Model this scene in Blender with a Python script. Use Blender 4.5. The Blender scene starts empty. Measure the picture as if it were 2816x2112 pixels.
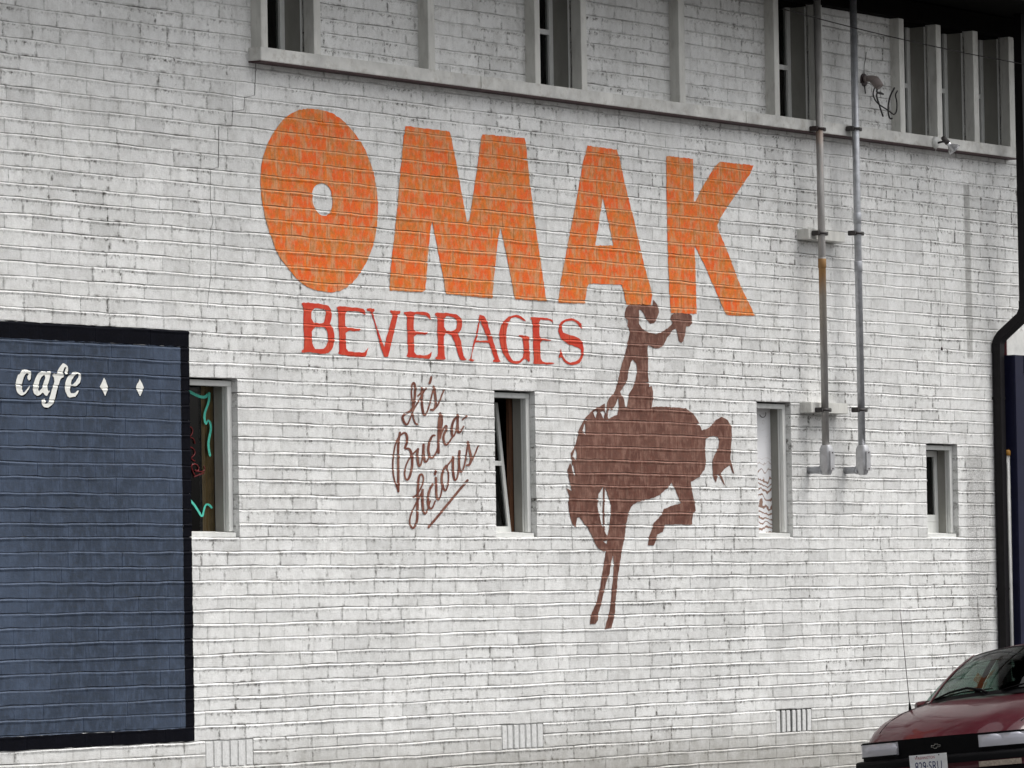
import bpy, bmesh, math, random
from bisect import bisect_right
from mathutils import Vector, Matrix
from mathutils.geometry import delaunay_2d_cdt

rnd = random.Random(11)
scene = bpy.context.scene
COL = scene.collection

# ------------------------------------------------------------------ camera
PW, PH, FPX = 2816.0, 2112.0, 14000.0          # size of the photograph, focal length in its pixels
YAW, PITCH, ROLL = math.radians(56.0), math.radians(2.40), math.radians(-0.98)
CAM = Vector((-31.0, -21.57, 1.6))             # across the street, the wall is the plane y = 0
_F = Vector((math.sin(YAW)*math.cos(PITCH), math.cos(YAW)*math.cos(PITCH), math.sin(PITCH)))
_R0 = Vector((math.cos(YAW), -math.sin(YAW), 0.0))
_U0 = _R0.cross(_F)
_R = _R0*math.cos(ROLL) + _U0*math.sin(ROLL)
_U = -_R0*math.sin(ROLL) + _U0*math.cos(ROLL)
cam_data = bpy.data.cameras.new('camera')
cam_data.sensor_width = 36.0
cam_data.lens = FPX/PW*36.0
cam_data.clip_start = 0.1
cam_data.clip_end = 2000.0
cam = bpy.data.objects.new('camera', cam_data)
COL.objects.link(cam)
mt = Matrix((_R, _U, -_F)).transposed().to_4x4()
mt.translation = CAM
cam.matrix_world = mt
scene.camera = cam

# ------------------------------------------------------------------ sky, sun, exposure
SUN_EL, SUN_AZ = math.radians(67), math.radians(38)      # azimuth: from straight out of the wall towards +x
sun_dir = Vector((math.sin(SUN_AZ)*math.cos(SUN_EL), -math.cos(SUN_AZ)*math.cos(SUN_EL), math.sin(SUN_EL)))
world = bpy.data.worlds.new('World')
scene.world = world
world.use_nodes = True
wn, wl = world.node_tree.nodes, world.node_tree.links
wn.clear()
sky = wn.new('ShaderNodeTexSky')
sky.sky_type = 'NISHITA'
sky.sun_disc = False
sky.sun_elevation = SUN_EL
sky.sun_rotation = math.atan2(sun_dir.x, sun_dir.y)
sky.air_density = 1.0
sky.dust_density = 6.0
sky.ozone_density = 1.0
hsv = wn.new('ShaderNodeHueSaturation')
hsv.inputs['Saturation'].default_value = 0.18            # cloud cover: nearly white light
wbg = wn.new('ShaderNodeBackground')
wbg.inputs['Strength'].default_value = 0.15
wout = wn.new('ShaderNodeOutputWorld')
wl.new(sky.outputs[0], hsv.inputs['Color'])
wl.new(hsv.outputs[0], wbg.inputs['Color'])
wl.new(wbg.outputs[0], wout.inputs['Surface'])
sd = bpy.data.lights.new('sun', 'SUN')
sd.energy = 1.5
sd.angle = math.radians(35)
sd.color = (1.0, 0.975, 0.94)
sun = bpy.data.objects.new('sun', sd)
COL.objects.link(sun)
sun.rotation_euler = (-sun_dir).to_track_quat('-Z', 'Y').to_euler()
scene.view_settings.view_transform = 'Standard'
scene.view_settings.look = 'None'
scene.view_settings.gamma = 1.0
scene.view_settings.exposure = 0.67
scene.view_settings.use_curve_mapping = False
scene.cycles.use_denoising = True
scene.cycles.denoising_prefilter = 'ACCURATE'

# ------------------------------------------------------------------ helpers
def ray(px, py):
    return _F + _R*((px-PW/2)/FPX) - _U*((py-PH/2)/FPX)

def at(px, py, y=0.0):
    """the point of the plane parallel to the wall, y metres behind it, seen at a pixel of the photograph"""
    d = ray(px, py)
    return CAM + d*((y-CAM.y)/d.y)

def tag(o, label=None, cat=None, group=None, kind=None):
    if label: o['label'] = label
    if cat: o['category'] = cat
    if group: o['group'] = group
    if kind: o['kind'] = kind
    return o

def empty(name, loc=(0, 0, 0), label=None, cat=None, group=None, parent=None):
    o = bpy.data.objects.new(name, None)
    COL.objects.link(o)
    o.empty_display_size = 0.2
    if parent is not None:
        o.parent = parent
        o.location = Vector(loc) - parent_loc(parent)
    else:
        o.location = loc
    return tag(o, label, cat, group)

def parent_loc(p):
    v = Vector(p.location)
    while p.parent is not None:
        p = p.parent
        v += Vector(p.location)
    return v

class MB:
    """collects geometry in world coordinates; build() links it as one mesh object"""
    def __init__(self):
        self.v, self.f, self.uv, self.sm = [], [], [], []
    def verts(self, pts):
        n = len(self.v)
        self.v.extend(Vector(p) for p in pts)
        return n
    def face(self, idx, smooth=False):
        self.f.append(tuple(idx)); self.sm.append(smooth)
    def quad(self, a, b, c, d, smooth=False):
        n = self.verts((a, b, c, d)); self.face((n, n+1, n+2, n+3), smooth)
    def box(self, x0, x1, y0, y1, z0, z1, bev=0.0):
        self.boxm(Matrix.Translation(((x0+x1)/2, (y0+y1)/2, (z0+z1)/2)), abs(x1-x0), abs(y1-y0), abs(z1-z0), bev)
    def boxm(self, m, sx, sy, sz, bev=0.0):
        bm = bmesh.new()
        bmesh.ops.create_cube(bm, size=1.0, matrix=Matrix.Diagonal((sx, sy, sz, 1)))
        if bev > 0:
            bmesh.ops.bevel(bm, geom=bm.edges[:], offset=min(bev, min(sx, sy, sz)*0.45), segments=2, affect='EDGES')
        self.addbm(bm, m)
    def addbm(self, bm, m=Matrix(), smooth=False):
        n = len(self.v)
        bm.verts.index_update()
        for v in bm.verts: self.v.append(m @ v.co)
        for f in bm.faces: self.face([n+v.index for v in f.verts], smooth)
        bm.free()
    def tube(self, pts, r, seg=12, caps=True, smooth=True, ph=0.0):
        pts = [Vector(p) for p in pts]
        rs = r if isinstance(r, (list, tuple)) else [r]*len(pts)
        rings, prev = [], None
        for i, p in enumerate(pts):
            t = ((pts[min(i+1, len(pts)-1)] - pts[max(i-1, 0)])).normalized()
            if prev is None:
                a = Vector((0, 0, 1)) if abs(t.z) < 0.9 else Vector((1, 0, 0))
                nrm = t.cross(a).normalized()
            else:
                nrm = (prev - t*prev.dot(t)).normalized()
            prev = nrm
            b = t.cross(nrm)
            n = self.verts([p + (nrm*math.cos(2*math.pi*k/seg+ph) + b*math.sin(2*math.pi*k/seg+ph))*rs[i] for k in range(seg)])
            rings.append(n)
        for a, b in zip(rings, rings[1:]):
            for k in range(seg):
                k2 = (k+1) % seg
                self.face((a+k, a+k2, b+k2, b+k), smooth)
        if caps:
            self.face([rings[0]+k for k in range(seg)][::-1]); self.face([rings[-1]+k for k in range(seg)])
    def loft(self, rows, closed=False, smooth=True):
        n = [self.verts(r) for r in rows]
        w = len(rows[0])
        for a, b in zip(n, n[1:]):
            for k in range(w if closed else w-1):
                k2 = (k+1) % w
                self.face((a+k, a+k2, b+k2, b+k), smooth)
    def prism(self, pts, vec):
        pts = [Vector(p) for p in pts]; vec = Vector(vec); k = len(pts)
        n = self.verts(pts + [p+vec for p in pts])
        self.face(range(n, n+k)); self.face(range(n+2*k-1, n+k-1, -1))
        for i in range(k):
            j = (i+1) % k
            self.face((n+j, n+i, n+k+i, n+k+j))
    def build(self, name, mat, parent=None, label=None, cat=None, group=None, kind=None, origin=None, fix=True, auto=None):
        me = bpy.data.meshes.new(name)
        base = parent_loc(parent) if parent is not None else Vector((0, 0, 0))
        if origin is None:
            if parent is None and self.v:
                lo = Vector([min(p[i] for p in self.v) for i in range(3)]); hi = Vector([max(p[i] for p in self.v) for i in range(3)])
                origin = Vector(((lo.x+hi.x)/2, (lo.y+hi.y)/2, lo.z))
            else:
                origin = base
        origin = Vector(origin)
        me.from_pydata([p-origin for p in self.v], [], self.f)
        if fix:
            bm = bmesh.new(); bm.from_mesh(me)
            bmesh.ops.recalc_face_normals(bm, faces=bm.faces[:])
            bm.to_mesh(me); bm.free()
        me.polygons.foreach_set('use_smooth', self.sm)
        me.materials.append(mat)
        o = bpy.data.objects.new(name, me)
        COL.objects.link(o)
        if parent is not None:
            o.parent = parent
            o.location = origin - base
        else:
            o.location = origin
        return tag(o, label, cat, group, kind)

# ------------------------------------------------------------------ materials
def mat_new(name):
    m = bpy.data.materials.new(name); m.use_nodes = True
    nt = m.node_tree
    b = nt.nodes['Principled BSDF']
    return m, nt, b

def N(nt, typ, **kw):
    n = nt.nodes.new(typ)
    for k, v in kw.items():
        if k in n.inputs.keys(): n.inputs[k].default_value = v
        else: setattr(n, k, v)
    return n

def ramp(nt, src, p0, p1, c0=(0, 0, 0, 1), c1=(1, 1, 1, 1)):
    r = nt.nodes.new('ShaderNodeValToRGB')
    r.color_ramp.elements[0].position = p0; r.color_ramp.elements[1].position = p1
    r.color_ramp.elements[0].color = c0; r.color_ramp.elements[1].color = c1
    nt.links.new(src, r.inputs[0]); return r.outputs[0]

def mixc(nt, fac, a, b, mode='MIX'):
    m = nt.nodes.new('ShaderNodeMix'); m.data_type = 'RGBA'; m.blend_type = mode
    for s, v in ((m.inputs['Factor'], fac), (m.inputs['A'], a), (m.inputs['B'], b)):
        if hasattr(v, 'is_linked'): nt.links.new(v, s)
        elif isinstance(v, (int, float)): s.default_value = v
        else: s.default_value = (*v, 1) if len(v) == 3 else v
    return m.outputs['Result']

def math_(nt, op, a, b=0.0, clamp=False):
    m = nt.nodes.new('ShaderNodeMath'); m.operation = op; m.use_clamp = clamp
    for s, v in ((m.inputs[0], a), (m.inputs[1], b)):
        if hasattr(v, 'is_linked'): nt.links.new(v, s)
        else: s.default_value = v
    return m.outputs[0]

def pos(nt, scale=(1, 1, 1)):
    g = nt.nodes.new('ShaderNodeNewGeometry')
    if scale == (1, 1, 1): return g.outputs['Position']
    v = nt.nodes.new('ShaderNodeVectorMath'); v.operation = 'MULTIPLY'
    nt.links.new(g.outputs['Position'], v.inputs[0]); v.inputs[1].default_value = scale
    return v.outputs[0]

def noise(nt, vec, scale, detail=4.0, rough=0.55):
    n = N(nt, 'ShaderNodeTexNoise', Scale=scale, Detail=detail, Roughness=rough)
    nt.links.new(vec, n.inputs['Vector']); return n.outputs['Fac']

def bump(nt, b, h, strength, dist):
    bp = N(nt, 'ShaderNodeBump', Strength=strength, Distance=dist)
    nt.links.new(h, bp.inputs['Height']); nt.links.new(bp.outputs[0], b.inputs['Normal'])

def brick_local(nt):
    """0..1 along the brick and up the course, from the mesh's UV map; tone attribute of the brick"""
    uv = nt.nodes.new('ShaderNodeUVMap'); uv.uv_map = 'brick'
    sp = nt.nodes.new('ShaderNodeSeparateXYZ'); nt.links.new(uv.outputs[0], sp.inputs[0])
    at_ = nt.nodes.new('ShaderNodeAttribute'); at_.attribute_name = 'tone'
    return sp.outputs[0], sp.outputs[1], at_.outputs['Fac']

def rect_mask(nt, x0, x1, z0, z1, soft):
    g = nt.nodes.new('ShaderNodeNewGeometry'); sp = nt.nodes.new('ShaderNodeSeparateXYZ')
    nt.links.new(g.outputs['Position'], sp.inputs[0])
    def edge(v, a, s, up):
        mr = N(nt, 'ShaderNodeMapRange'); nt.links.new(v, mr.inputs[0])
        mr.inputs[1].default_value = a-s; mr.inputs[2].default_value = a+s
        mr.inputs[3].default_value = 0.0 if up else 1.0; mr.inputs[4].default_value = 1.0 if up else 0.0
        return mr.outputs[0]
    m = math_(nt, 'MULTIPLY', edge(sp.outputs[0], x0, soft, True), edge(sp.outputs[0], x1, soft, False))
    m = math_(nt, 'MULTIPLY', m, edge(sp.outputs[2], z0, soft, True))
    return math_(nt, 'MULTIPLY', m, edge(sp.outputs[2], z1, soft, False))

def white_brick():
    m, nt, b = mat_new('white_painted_brick')
    bu, bv, tone = brick_local(nt)
    P = pos(nt)
    base = mixc(nt, tone, (0.66, 0.66, 0.645), (0.83, 0.83, 0.81))
    # soft grey weathering in patches and run-down streaks
    blot = ramp(nt, noise(nt, pos(nt, (1.0, 1.0, 0.55)), 1.7, 5, 0.6), 0.40, 0.70)
    base = mixc(nt, math_(nt, 'MULTIPLY', blot, 0.32), base, (0.40, 0.40, 0.38))
    blot2 = ramp(nt, noise(nt, P, 11.0, 6, 0.68), 0.44, 0.70)
    base = mixc(nt, math_(nt, 'MULTIPLY', blot2, 0.42), base, (0.36, 0.35, 0.325))
    clean = ramp(nt, noise(nt, P, 2.4, 5, 0.6), 0.52, 0.68)
    base = mixc(nt, math_(nt, 'MULTIPLY', clean, 0.5), base, (0.82, 0.82, 0.81))
    drip = ramp(nt, noise(nt, pos(nt, (1.0, 1.0, 0.09)), 30.0, 4, 0.6), 0.56, 0.74)
    base = mixc(nt, math_(nt, 'MULTIPLY', drip, 0.22), base, (0.30, 0.29, 0.27))
    # peppering of soot in the pores of the brick
    dens = ramp(nt, noise(nt, P, 4.0, 4, 0.6), 0.38, 0.68)
    fine = ramp(nt, noise(nt, P, 120.0, 3, 0.75), 0.55, 0.68)
    base = mixc(nt, math_(nt, 'MULTIPLY', fine, math_(nt, 'ADD', math_(nt, 'MULTIPLY', dens, 0.42), 0.20)), base, (0.20, 0.19, 0.18))
    fine2 = ramp(nt, noise(nt, P, 260.0, 2, 0.6), 0.58, 0.68)
    base = mixc(nt, math_(nt, 'MULTIPLY', fine2, 0.38), base, (0.24, 0.23, 0.22))
    # grime caught on arrises and at the heads of the cross joints
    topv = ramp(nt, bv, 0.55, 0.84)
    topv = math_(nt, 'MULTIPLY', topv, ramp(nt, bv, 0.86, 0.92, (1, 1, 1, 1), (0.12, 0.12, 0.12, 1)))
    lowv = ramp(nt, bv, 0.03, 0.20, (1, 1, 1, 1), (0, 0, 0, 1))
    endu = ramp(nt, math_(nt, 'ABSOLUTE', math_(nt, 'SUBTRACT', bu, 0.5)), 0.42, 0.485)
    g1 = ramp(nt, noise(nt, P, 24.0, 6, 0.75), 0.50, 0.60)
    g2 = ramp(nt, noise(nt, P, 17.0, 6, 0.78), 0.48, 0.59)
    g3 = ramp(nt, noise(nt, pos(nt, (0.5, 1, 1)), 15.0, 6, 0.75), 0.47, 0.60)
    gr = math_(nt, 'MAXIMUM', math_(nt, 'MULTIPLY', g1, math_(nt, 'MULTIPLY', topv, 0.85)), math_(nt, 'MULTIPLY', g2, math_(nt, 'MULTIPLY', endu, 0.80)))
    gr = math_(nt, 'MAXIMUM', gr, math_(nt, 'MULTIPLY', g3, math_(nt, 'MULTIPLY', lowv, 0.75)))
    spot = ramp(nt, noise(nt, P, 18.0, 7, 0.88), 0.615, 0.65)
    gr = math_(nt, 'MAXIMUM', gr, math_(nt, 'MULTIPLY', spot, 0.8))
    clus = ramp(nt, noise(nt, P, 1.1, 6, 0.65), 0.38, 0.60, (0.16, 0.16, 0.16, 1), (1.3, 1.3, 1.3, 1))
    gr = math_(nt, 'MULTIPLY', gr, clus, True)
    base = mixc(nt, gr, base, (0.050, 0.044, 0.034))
    # mud splashed up from the pavement
    gz = nt.nodes.new('ShaderNodeNewGeometry'); spz = nt.nodes.new('ShaderNodeSeparateXYZ'); nt.links.new(gz.outputs['Position'], spz.inputs[0])
    mz = N(nt, 'ShaderNodeMapRange'); nt.links.new(spz.outputs[2], mz.inputs[0])
    mz.inputs[1].default_value = 0.95; mz.inputs[2].default_value = 0.25
    spl = ramp(nt, math_(nt, 'MULTIPLY', mz.outputs[0], math_(nt, 'ADD', noise(nt, P, 7.0, 6, 0.7), 0.35)), 0.34, 0.85)
    base = mixc(nt, math_(nt, 'MULTIPLY', spl, 0.6), base, (0.20, 0.185, 0.15))
    # grey upright strip with soft edges, mottled by the blotches
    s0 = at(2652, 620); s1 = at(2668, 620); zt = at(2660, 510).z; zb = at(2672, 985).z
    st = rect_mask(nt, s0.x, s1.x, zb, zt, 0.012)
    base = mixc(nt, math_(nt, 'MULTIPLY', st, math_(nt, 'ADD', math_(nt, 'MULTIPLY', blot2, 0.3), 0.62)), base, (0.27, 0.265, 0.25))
    # rough patched strip with open grain
    r0 = at(2662, 1500); r1 = at(2716, 1500)
    ro = rect_mask(nt, r0.x, r1.x, at(2690, 1790).z, at(2690, 1235).z, 0.06)
    rn = ramp(nt, noise(nt, P, 75.0, 4, 0.75), 0.47, 0.58)
    base = mixc(nt, math_(nt, 'MULTIPLY', math_(nt, 'MULTIPLY', ro, rn), 0.62), base, (0.24, 0.23, 0.22))
    nt.links.new(base, b.inputs['Base Color'])
    b.inputs['Roughness'].default_value = 0.62
    b.inputs['Specular IOR Level'].default_value = 0.35
    h = math_(nt, 'ADD', noise(nt, P, 130.0, 4, 0.7), math_(nt, 'MULTIPLY', noise(nt, P, 30.0, 4, 0.6), 1.2))
    h = math_(nt, 'ADD', h, math_(nt, 'MULTIPLY', math_(nt, 'MULTIPLY', ro, noise(nt, P, 75.0, 4, 0.75)), 6.0))
    bump(nt, b, h, 0.7, 0.004)
    return m

def plain(name, col, rough=0.6, metal=0.0, var=0.25, scale=14.0, dirt=0.0, dirtcol=(0.10, 0.09, 0.075), bmp=0.15, spec=0.4, coat=0.0, stretch=(1, 1, 1)):
    m, nt, b = mat_new(name)
    P = pos(nt, stretch)
    n1 = noise(nt, P, scale, 5, 0.6)
    c = mixc(nt, ramp(nt, n1, 0.3, 0.7), tuple(x*(1-var) for x in col), tuple(min(1, x*(1+var*0.6)) for x in col))
    if dirt > 0:
        d = ramp(nt, noise(nt, P, scale*2.3, 6, 0.7), 0.52, 0.68)
        c = mixc(nt, math_(nt, 'MULTIPLY', d, dirt), c, dirtcol)
    nt.links.new(c, b.inputs['Base Color'])
    b.inputs['Roughness'].default_value = rough
    b.inputs['Metallic'].default_value = metal
    b.inputs['Specular IOR Level'].default_value = spec
    b.inputs['Coat Weight'].default_value = coat
    b.inputs['Coat Roughness'].default_value = 0.08
    if bmp > 0: bump(nt, b, noise(nt, P, scale*6, 4, 0.6), bmp, 0.002)
    return m

def wall_paint(name, deep, mid, pale, edge, pale_amt=0.5, deep_amt=0.8, edge_amt=0.45, specks=0.25, cloud=0.0):
    """brushed sign paint on brick: strongest in the middle of each brick, thin and scrubbed towards its ends"""
    m, nt, b = mat_new(name)
    bu, bv, tone = brick_local(nt)
    P = pos(nt)
    eu = math_(nt, 'MULTIPLY', math_(nt, 'ABSOLUTE', math_(nt, 'SUBTRACT', bu, 0.5)), 2.0)
    ev = math_(nt, 'MULTIPLY', math_(nt, 'ABSOLUTE', math_(nt, 'SUBTRACT', bv, 0.47)), 2.0)
    e = math_(nt, 'MAXIMUM', math_(nt, 'POWER', eu, 2.5), math_(nt, 'POWER', ev, 2.2))
    n1 = noise(nt, P, 12.0, 4, 0.6)
    n2 = noise(nt, pos(nt, (1.0, 1.0, 0.45)), 24.0, 5, 0.62)
    cen = math_(nt, 'SUBTRACT', math_(nt, 'ADD', math_(nt, 'ADD', math_(nt, 'MULTIPLY', tone, 0.38), math_(nt, 'MULTIPLY', n1, 1.6)), -0.62), math_(nt, 'MULTIPLY', e, 0.42))
    c = mixc(nt, math_(nt, 'MULTIPLY', ramp(nt, cen, 0.0, 0.45), deep_amt), mid, deep)
    pm = ramp(nt, math_(nt, 'ADD', math_(nt, 'ADD', n2, math_(nt, 'MULTIPLY', e, 0.16)), math_(nt, 'MULTIPLY', n1, 0.35)), 0.68, 0.86)
    c = mixc(nt, math_(nt, 'MULTIPLY', pm, pale_amt), c, pale)
    em = ramp(nt, math_(nt, 'ADD', noise(nt, P, 21.0, 4, 0.6), math_(nt, 'MULTIPLY', math_(nt, 'SUBTRACT', 0.5, tone), 0.14)), 0.48, 0.70)
    c = mixc(nt, math_(nt, 'MULTIPLY', em, edge_amt), c, edge)
    if cloud:
        cl = ramp(nt, noise(nt, pos(nt, (1.0, 1.0, 0.85)), 1.1, 7, 0.66), 0.46, 0.68)
        c = mixc(nt, math_(nt, 'MULTIPLY', cl, cloud), c, pale)
    sp = ramp(nt, noise(nt, P, 120.0, 3, 0.7), 0.57, 0.68)
    c = mixc(nt, math_(nt, 'MULTIPLY', sp, specks), c, (0.05, 0.04, 0.03))
    nt.links.new(c, b.inputs['Base Color'])
    b.inputs['Roughness'].default_value = 0.6
    b.inputs['Specular IOR Level'].default_value = 0.3
    h = math_(nt, 'ADD', noise(nt, P, 130.0, 4, 0.7), math_(nt, 'MULTIPLY', noise(nt, P, 30.0, 4, 0.6), 1.2))
    bump(nt, b, h, 0.5, 0.003)
    return m

def glass_mat(name, tint, refl=0.06):
    m = bpy.data.materials.new(name); m.use_nodes = True
    nt = m.node_tree; nt.nodes.clear()
    tr = N(nt, 'ShaderNodeBsdfTransparent'); tr.inputs[0].default_value = (*tint, 1)
    gl = N(nt, 'ShaderNodeBsdfGlossy'); gl.inputs['Roughness'].default_value = 0.03
    fr = N(nt, 'ShaderNodeFresnel'); fr.inputs[0].default_value = 1.5
    mx = N(nt, 'ShaderNodeMixShader'); out = N(nt, 'ShaderNodeOutputMaterial')
    nt.links.new(fr.outputs[0], mx.inputs[0]); nt.links.new(tr.outputs[0], mx.inputs[1]); nt.links.new(gl.outputs[0], mx.inputs[2])
    nt.links.new(mx.outputs[0], out.inputs[0])
    return m

M = {}
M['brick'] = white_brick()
M['mortar'] = plain('painted_mortar', (0.42, 0.41, 0.39), 0.8, var=0.3, scale=20)
M['orange'] = wall_paint('orange_sign_paint', (0.80, 0.098, 0.006), (0.76, 0.175, 0.012), (0.60, 0.31, 0.15), (0.42, 0.155, 0.022), 0.80, 0.85, 0.70, 0.45)
M['red'] = wall_paint('red_sign_paint', (0.54, 0.024, 0.008), (0.56, 0.046, 0.015), (0.62, 0.14, 0.07), (0.44, 0.022, 0.010), 0.30, 0.8, 0.3, 0.2)
M['brown'] = wall_paint('brown_sign_paint', (0.085, 0.025, 0.014), (0.132, 0.046, 0.028), (0.25, 0.13, 0.095), (0.080, 0.034, 0.021), 0.75, 0.85, 0.6, 0.4, 0.3)
M['script'] = wall_paint('brown_script_paint', (0.11, 0.030, 0.018), (0.17, 0.050, 0.030), (0.36, 0.20, 0.14), (0.09, 0.025, 0.015), 0.40, 0.8, 0.4, 0.1)
M['blue'] = wall_paint('blue_wall_paint', (0.018, 0.029, 0.049), (0.026, 0.040, 0.068), (0.066, 0.094, 0.150), (0.016, 0.025, 0.037), 0.45, 0.6, 0.55, 0.5, 0.48)
M['black_paint'] = wall_paint('black_border_paint', (0.002, 0.002, 0.004), (0.0025, 0.003, 0.006), (0.006, 0.006, 0.010), (0.002, 0.002, 0.003), 0.3, 0.6, 0.4, 0.1)
M['black_paint'].node_tree.nodes['Principled BSDF'].inputs['Specular IOR Level'].default_value = 0.04
M['white_letter'] = wall_paint('white_letter_paint', (0.80, 0.80, 0.76), (0.78, 0.78, 0.73), (0.6, 0.6, 0.58), (0.66, 0.66, 0.62), 0.3, 0.5, 0.3, 0.2)
M['trim'] = plain('white_trim_paint', (0.60, 0.595, 0.555), 0.55, var=0.2, scale=7, dirt=0.35, dirtcol=(0.25, 0.23, 0.20), bmp=0.2, stretch=(1, 1, 0.35))
M['band'] = plain('stained_band_paint', (0.62, 0.615, 0.58), 0.6, var=0.25, scale=5, dirt=0.45, dirtcol=(0.30, 0.27, 0.22), bmp=0.3)
M['red_board'] = plain('dark_red_board', (0.035, 0.008, 0.010), 0.6, var=0.35, scale=8)
M['jamb'] = plain('grey_jamb_paint', (0.25, 0.245, 0.22), 0.55, var=0.16, scale=6, dirt=0.18, bmp=0.12, stretch=(1, 1, 0.3))
M['frame'] = plain('off_white_frame_paint', (0.66, 0.665, 0.64), 0.5, var=0.12, scale=9, dirt=0.2, dirtcol=(0.3, 0.28, 0.24), bmp=0.1, stretch=(1, 1, 0.3))
M['bare_wood'] = plain('brown_bare_wood', (0.085, 0.034, 0.014), 0.6, var=0.4, scale=12, stretch=(3, 3, 0.4))
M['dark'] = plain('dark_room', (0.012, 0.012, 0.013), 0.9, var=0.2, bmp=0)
M['tan'] = plain('brown_curtain', (0.34, 0.22, 0.10), 0.9, var=0.3, scale=9)
M['glass'] = glass_mat('window_glass', (0.72, 0.76, 0.74))
M['galv'] = plain('galvanised_steel', (0.44, 0.45, 0.47), 0.42, 0.55, var=0.25, scale=16, dirt=0.25, dirtcol=(0.2, 0.2, 0.2), bmp=0.1)
M['rust_pipe'] = None
M['cast'] = plain('cast_aluminium', (0.52, 0.52, 0.53), 0.38, 0.6, var=0.15, scale=20, bmp=0.1)
M['iron'] = plain('dark_iron', (0.045, 0.03, 0.03), 0.5, 0.5, var=0.4, scale=40)
M['black'] = plain('black_sheet_metal', (0.006, 0.005, 0.006), 0.45, 0.0, var=0.3, scale=10, spec=0.2)
M['maroon_edge'] = plain('maroon_paint', (0.10, 0.010, 0.018), 0.5, var=0.3, scale=9)
M['rubber'] = plain('black_rubber', (0.018, 0.016, 0.016), 0.7, var=0.3, scale=30)
M['navy'] = plain('navy_panel_paint', (0.008, 0.009, 0.028), 0.4, var=0.25, scale=6, spec=0.2)
M['yellow'] = plain('yellow_cap_plastic', (0.55, 0.27, 0.05), 0.5, var=0.2, scale=30)
M['pvc'] = plain('white_pipe', (0.66, 0.66, 0.63), 0.45, var=0.15, scale=12)
M['turq'] = plain('turquoise_window_paint', (0.08, 0.52, 0.40), 0.6, var=0.15, scale=20, bmp=0)
M['neon_red'] = plain('dark_red_tube', (0.14, 0.006, 0.008), 0.3, var=0.2, bmp=0)
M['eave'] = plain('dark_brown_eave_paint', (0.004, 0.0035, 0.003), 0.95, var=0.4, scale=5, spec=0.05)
M['grime'] = plain('black_grime', (0.03, 0.028, 0.025), 0.9, var=0.4, scale=40)

def rust_pipe():
    m, nt, b = mat_new('weathered_pipe_with_rust')
    g = nt.nodes.new('ShaderNodeNewGeometry'); sp = nt.nodes.new('ShaderNodeSeparateXYZ')
    nt.links.new(g.outputs['Position'], sp.inputs[0])
    P = pos(nt, (1, 1, 0.22))
    c = mixc(nt, ramp(nt, noise(nt, P, 16, 5, 0.6), 0.35, 0.65), (0.26, 0.25, 0.235), (0.40, 0.385, 0.37))
    def zone(zhi, length):
        mr = N(nt, 'ShaderNodeMapRange'); nt.links.new(sp.outputs[2], mr.inputs[0])
        mr.inputs[1].default_value = zhi-length; mr.inputs[2].default_value = zhi
        up = math_(nt, 'LESS_THAN', sp.outputs[2], zhi)
        return math_(nt, 'MULTIPLY', mr.outputs[0], up)
    y = -0.165
    r1 = zone(at(2258, 352, y).z, 0.85); r2 = zone(at(2262, 712, y).z, 0.42)
    z = math_(nt, 'MAXIMUM', math_(nt, 'MULTIPLY', r1, 0.42), r2)
    n = noise(nt, pos(nt, (1, 1, 0.12)), 26, 4, 0.6)
    r = ramp(nt, math_(nt, 'ADD', math_(nt, 'MULTIPLY', z, 0.75), math_(nt, 'MULTIPLY', n, 0.45)), 0.42, 0.75)
    c = mixc(nt, r, c, (0.34, 0.135, 0.022))
    tanz = N(nt, 'ShaderNodeMapRange'); nt.links.new(sp.outputs[2], tanz.inputs[0])
    tanz.inputs[1].default_value = at(2265, 1000, y).z; tanz.inputs[2].default_value = at(2262, 740, y).z
    tz = math_(nt, 'MULTIPLY', tanz.outputs[0], math_(nt, 'LESS_THAN', sp.outputs[2], at(2262, 712, y).z))
    c = mixc(nt, math_(nt, 'MULTIPLY', tz, 0.5), c, (0.30, 0.22, 0.11))
    nt.links.new(c, b.inputs['Base Color'])
    b.inputs['Roughness'].default_value = 0.5; b.inputs['Metallic'].default_value = 0.3
    bump(nt, b, noise(nt, pos(nt), 120, 4, 0.6), 0.15, 0.001)
    return m
M['rust_pipe'] = rust_pipe()

def plywood():
    m, nt, b = mat_new('weathered_white_plywood')
    P = pos(nt, (1.2, 1.2, 1.0))
    w = N(nt, 'ShaderNodeTexWave', Scale=6.0, Distortion=14.0, Detail=3.0)
    w.bands_direction = 'Z'; w.inputs['Detail Scale'].default_value = 0.9
    nt.links.new(P, w.inputs['Vector'])
    g = nt.nodes.new('ShaderNodeNewGeometry'); sp = nt.nodes.new('ShaderNodeSeparateXYZ')
    nt.links.new(g.outputs['Position'], sp.inputs[0])
    mr = N(nt, 'ShaderNodeMapRange'); nt.links.new(sp.outputs[2], mr.inputs[0])
    mr.inputs[1].default_value = at(2100, 1240).z; mr.inputs[2].default_value = at(2100, 1330).z
    mr.inputs[3].default_value = 0.25; mr.inputs[4].default_value = -0.10
    n = noise(nt, P, 6, 3, 0.5)
    f = ramp(nt, math_(nt, 'SUBTRACT', math_(nt, 'ADD', w.outputs['Fac'], math_(nt, 'MULTIPLY', n, 0.3)), math_(nt, 'ADD', mr.outputs[0], 0.1)), 0.80, 1.02)
    c = mixc(nt, f, (0.76, 0.76, 0.77), (0.26, 0.16, 0.12))
    nt.links.new(c, b.inputs['Base Color']); b.inputs['Roughness'].default_value = 0.7
    bump(nt, b, f, 0.3, 0.002)
    return m
M['plywood'] = plywood()

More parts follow.
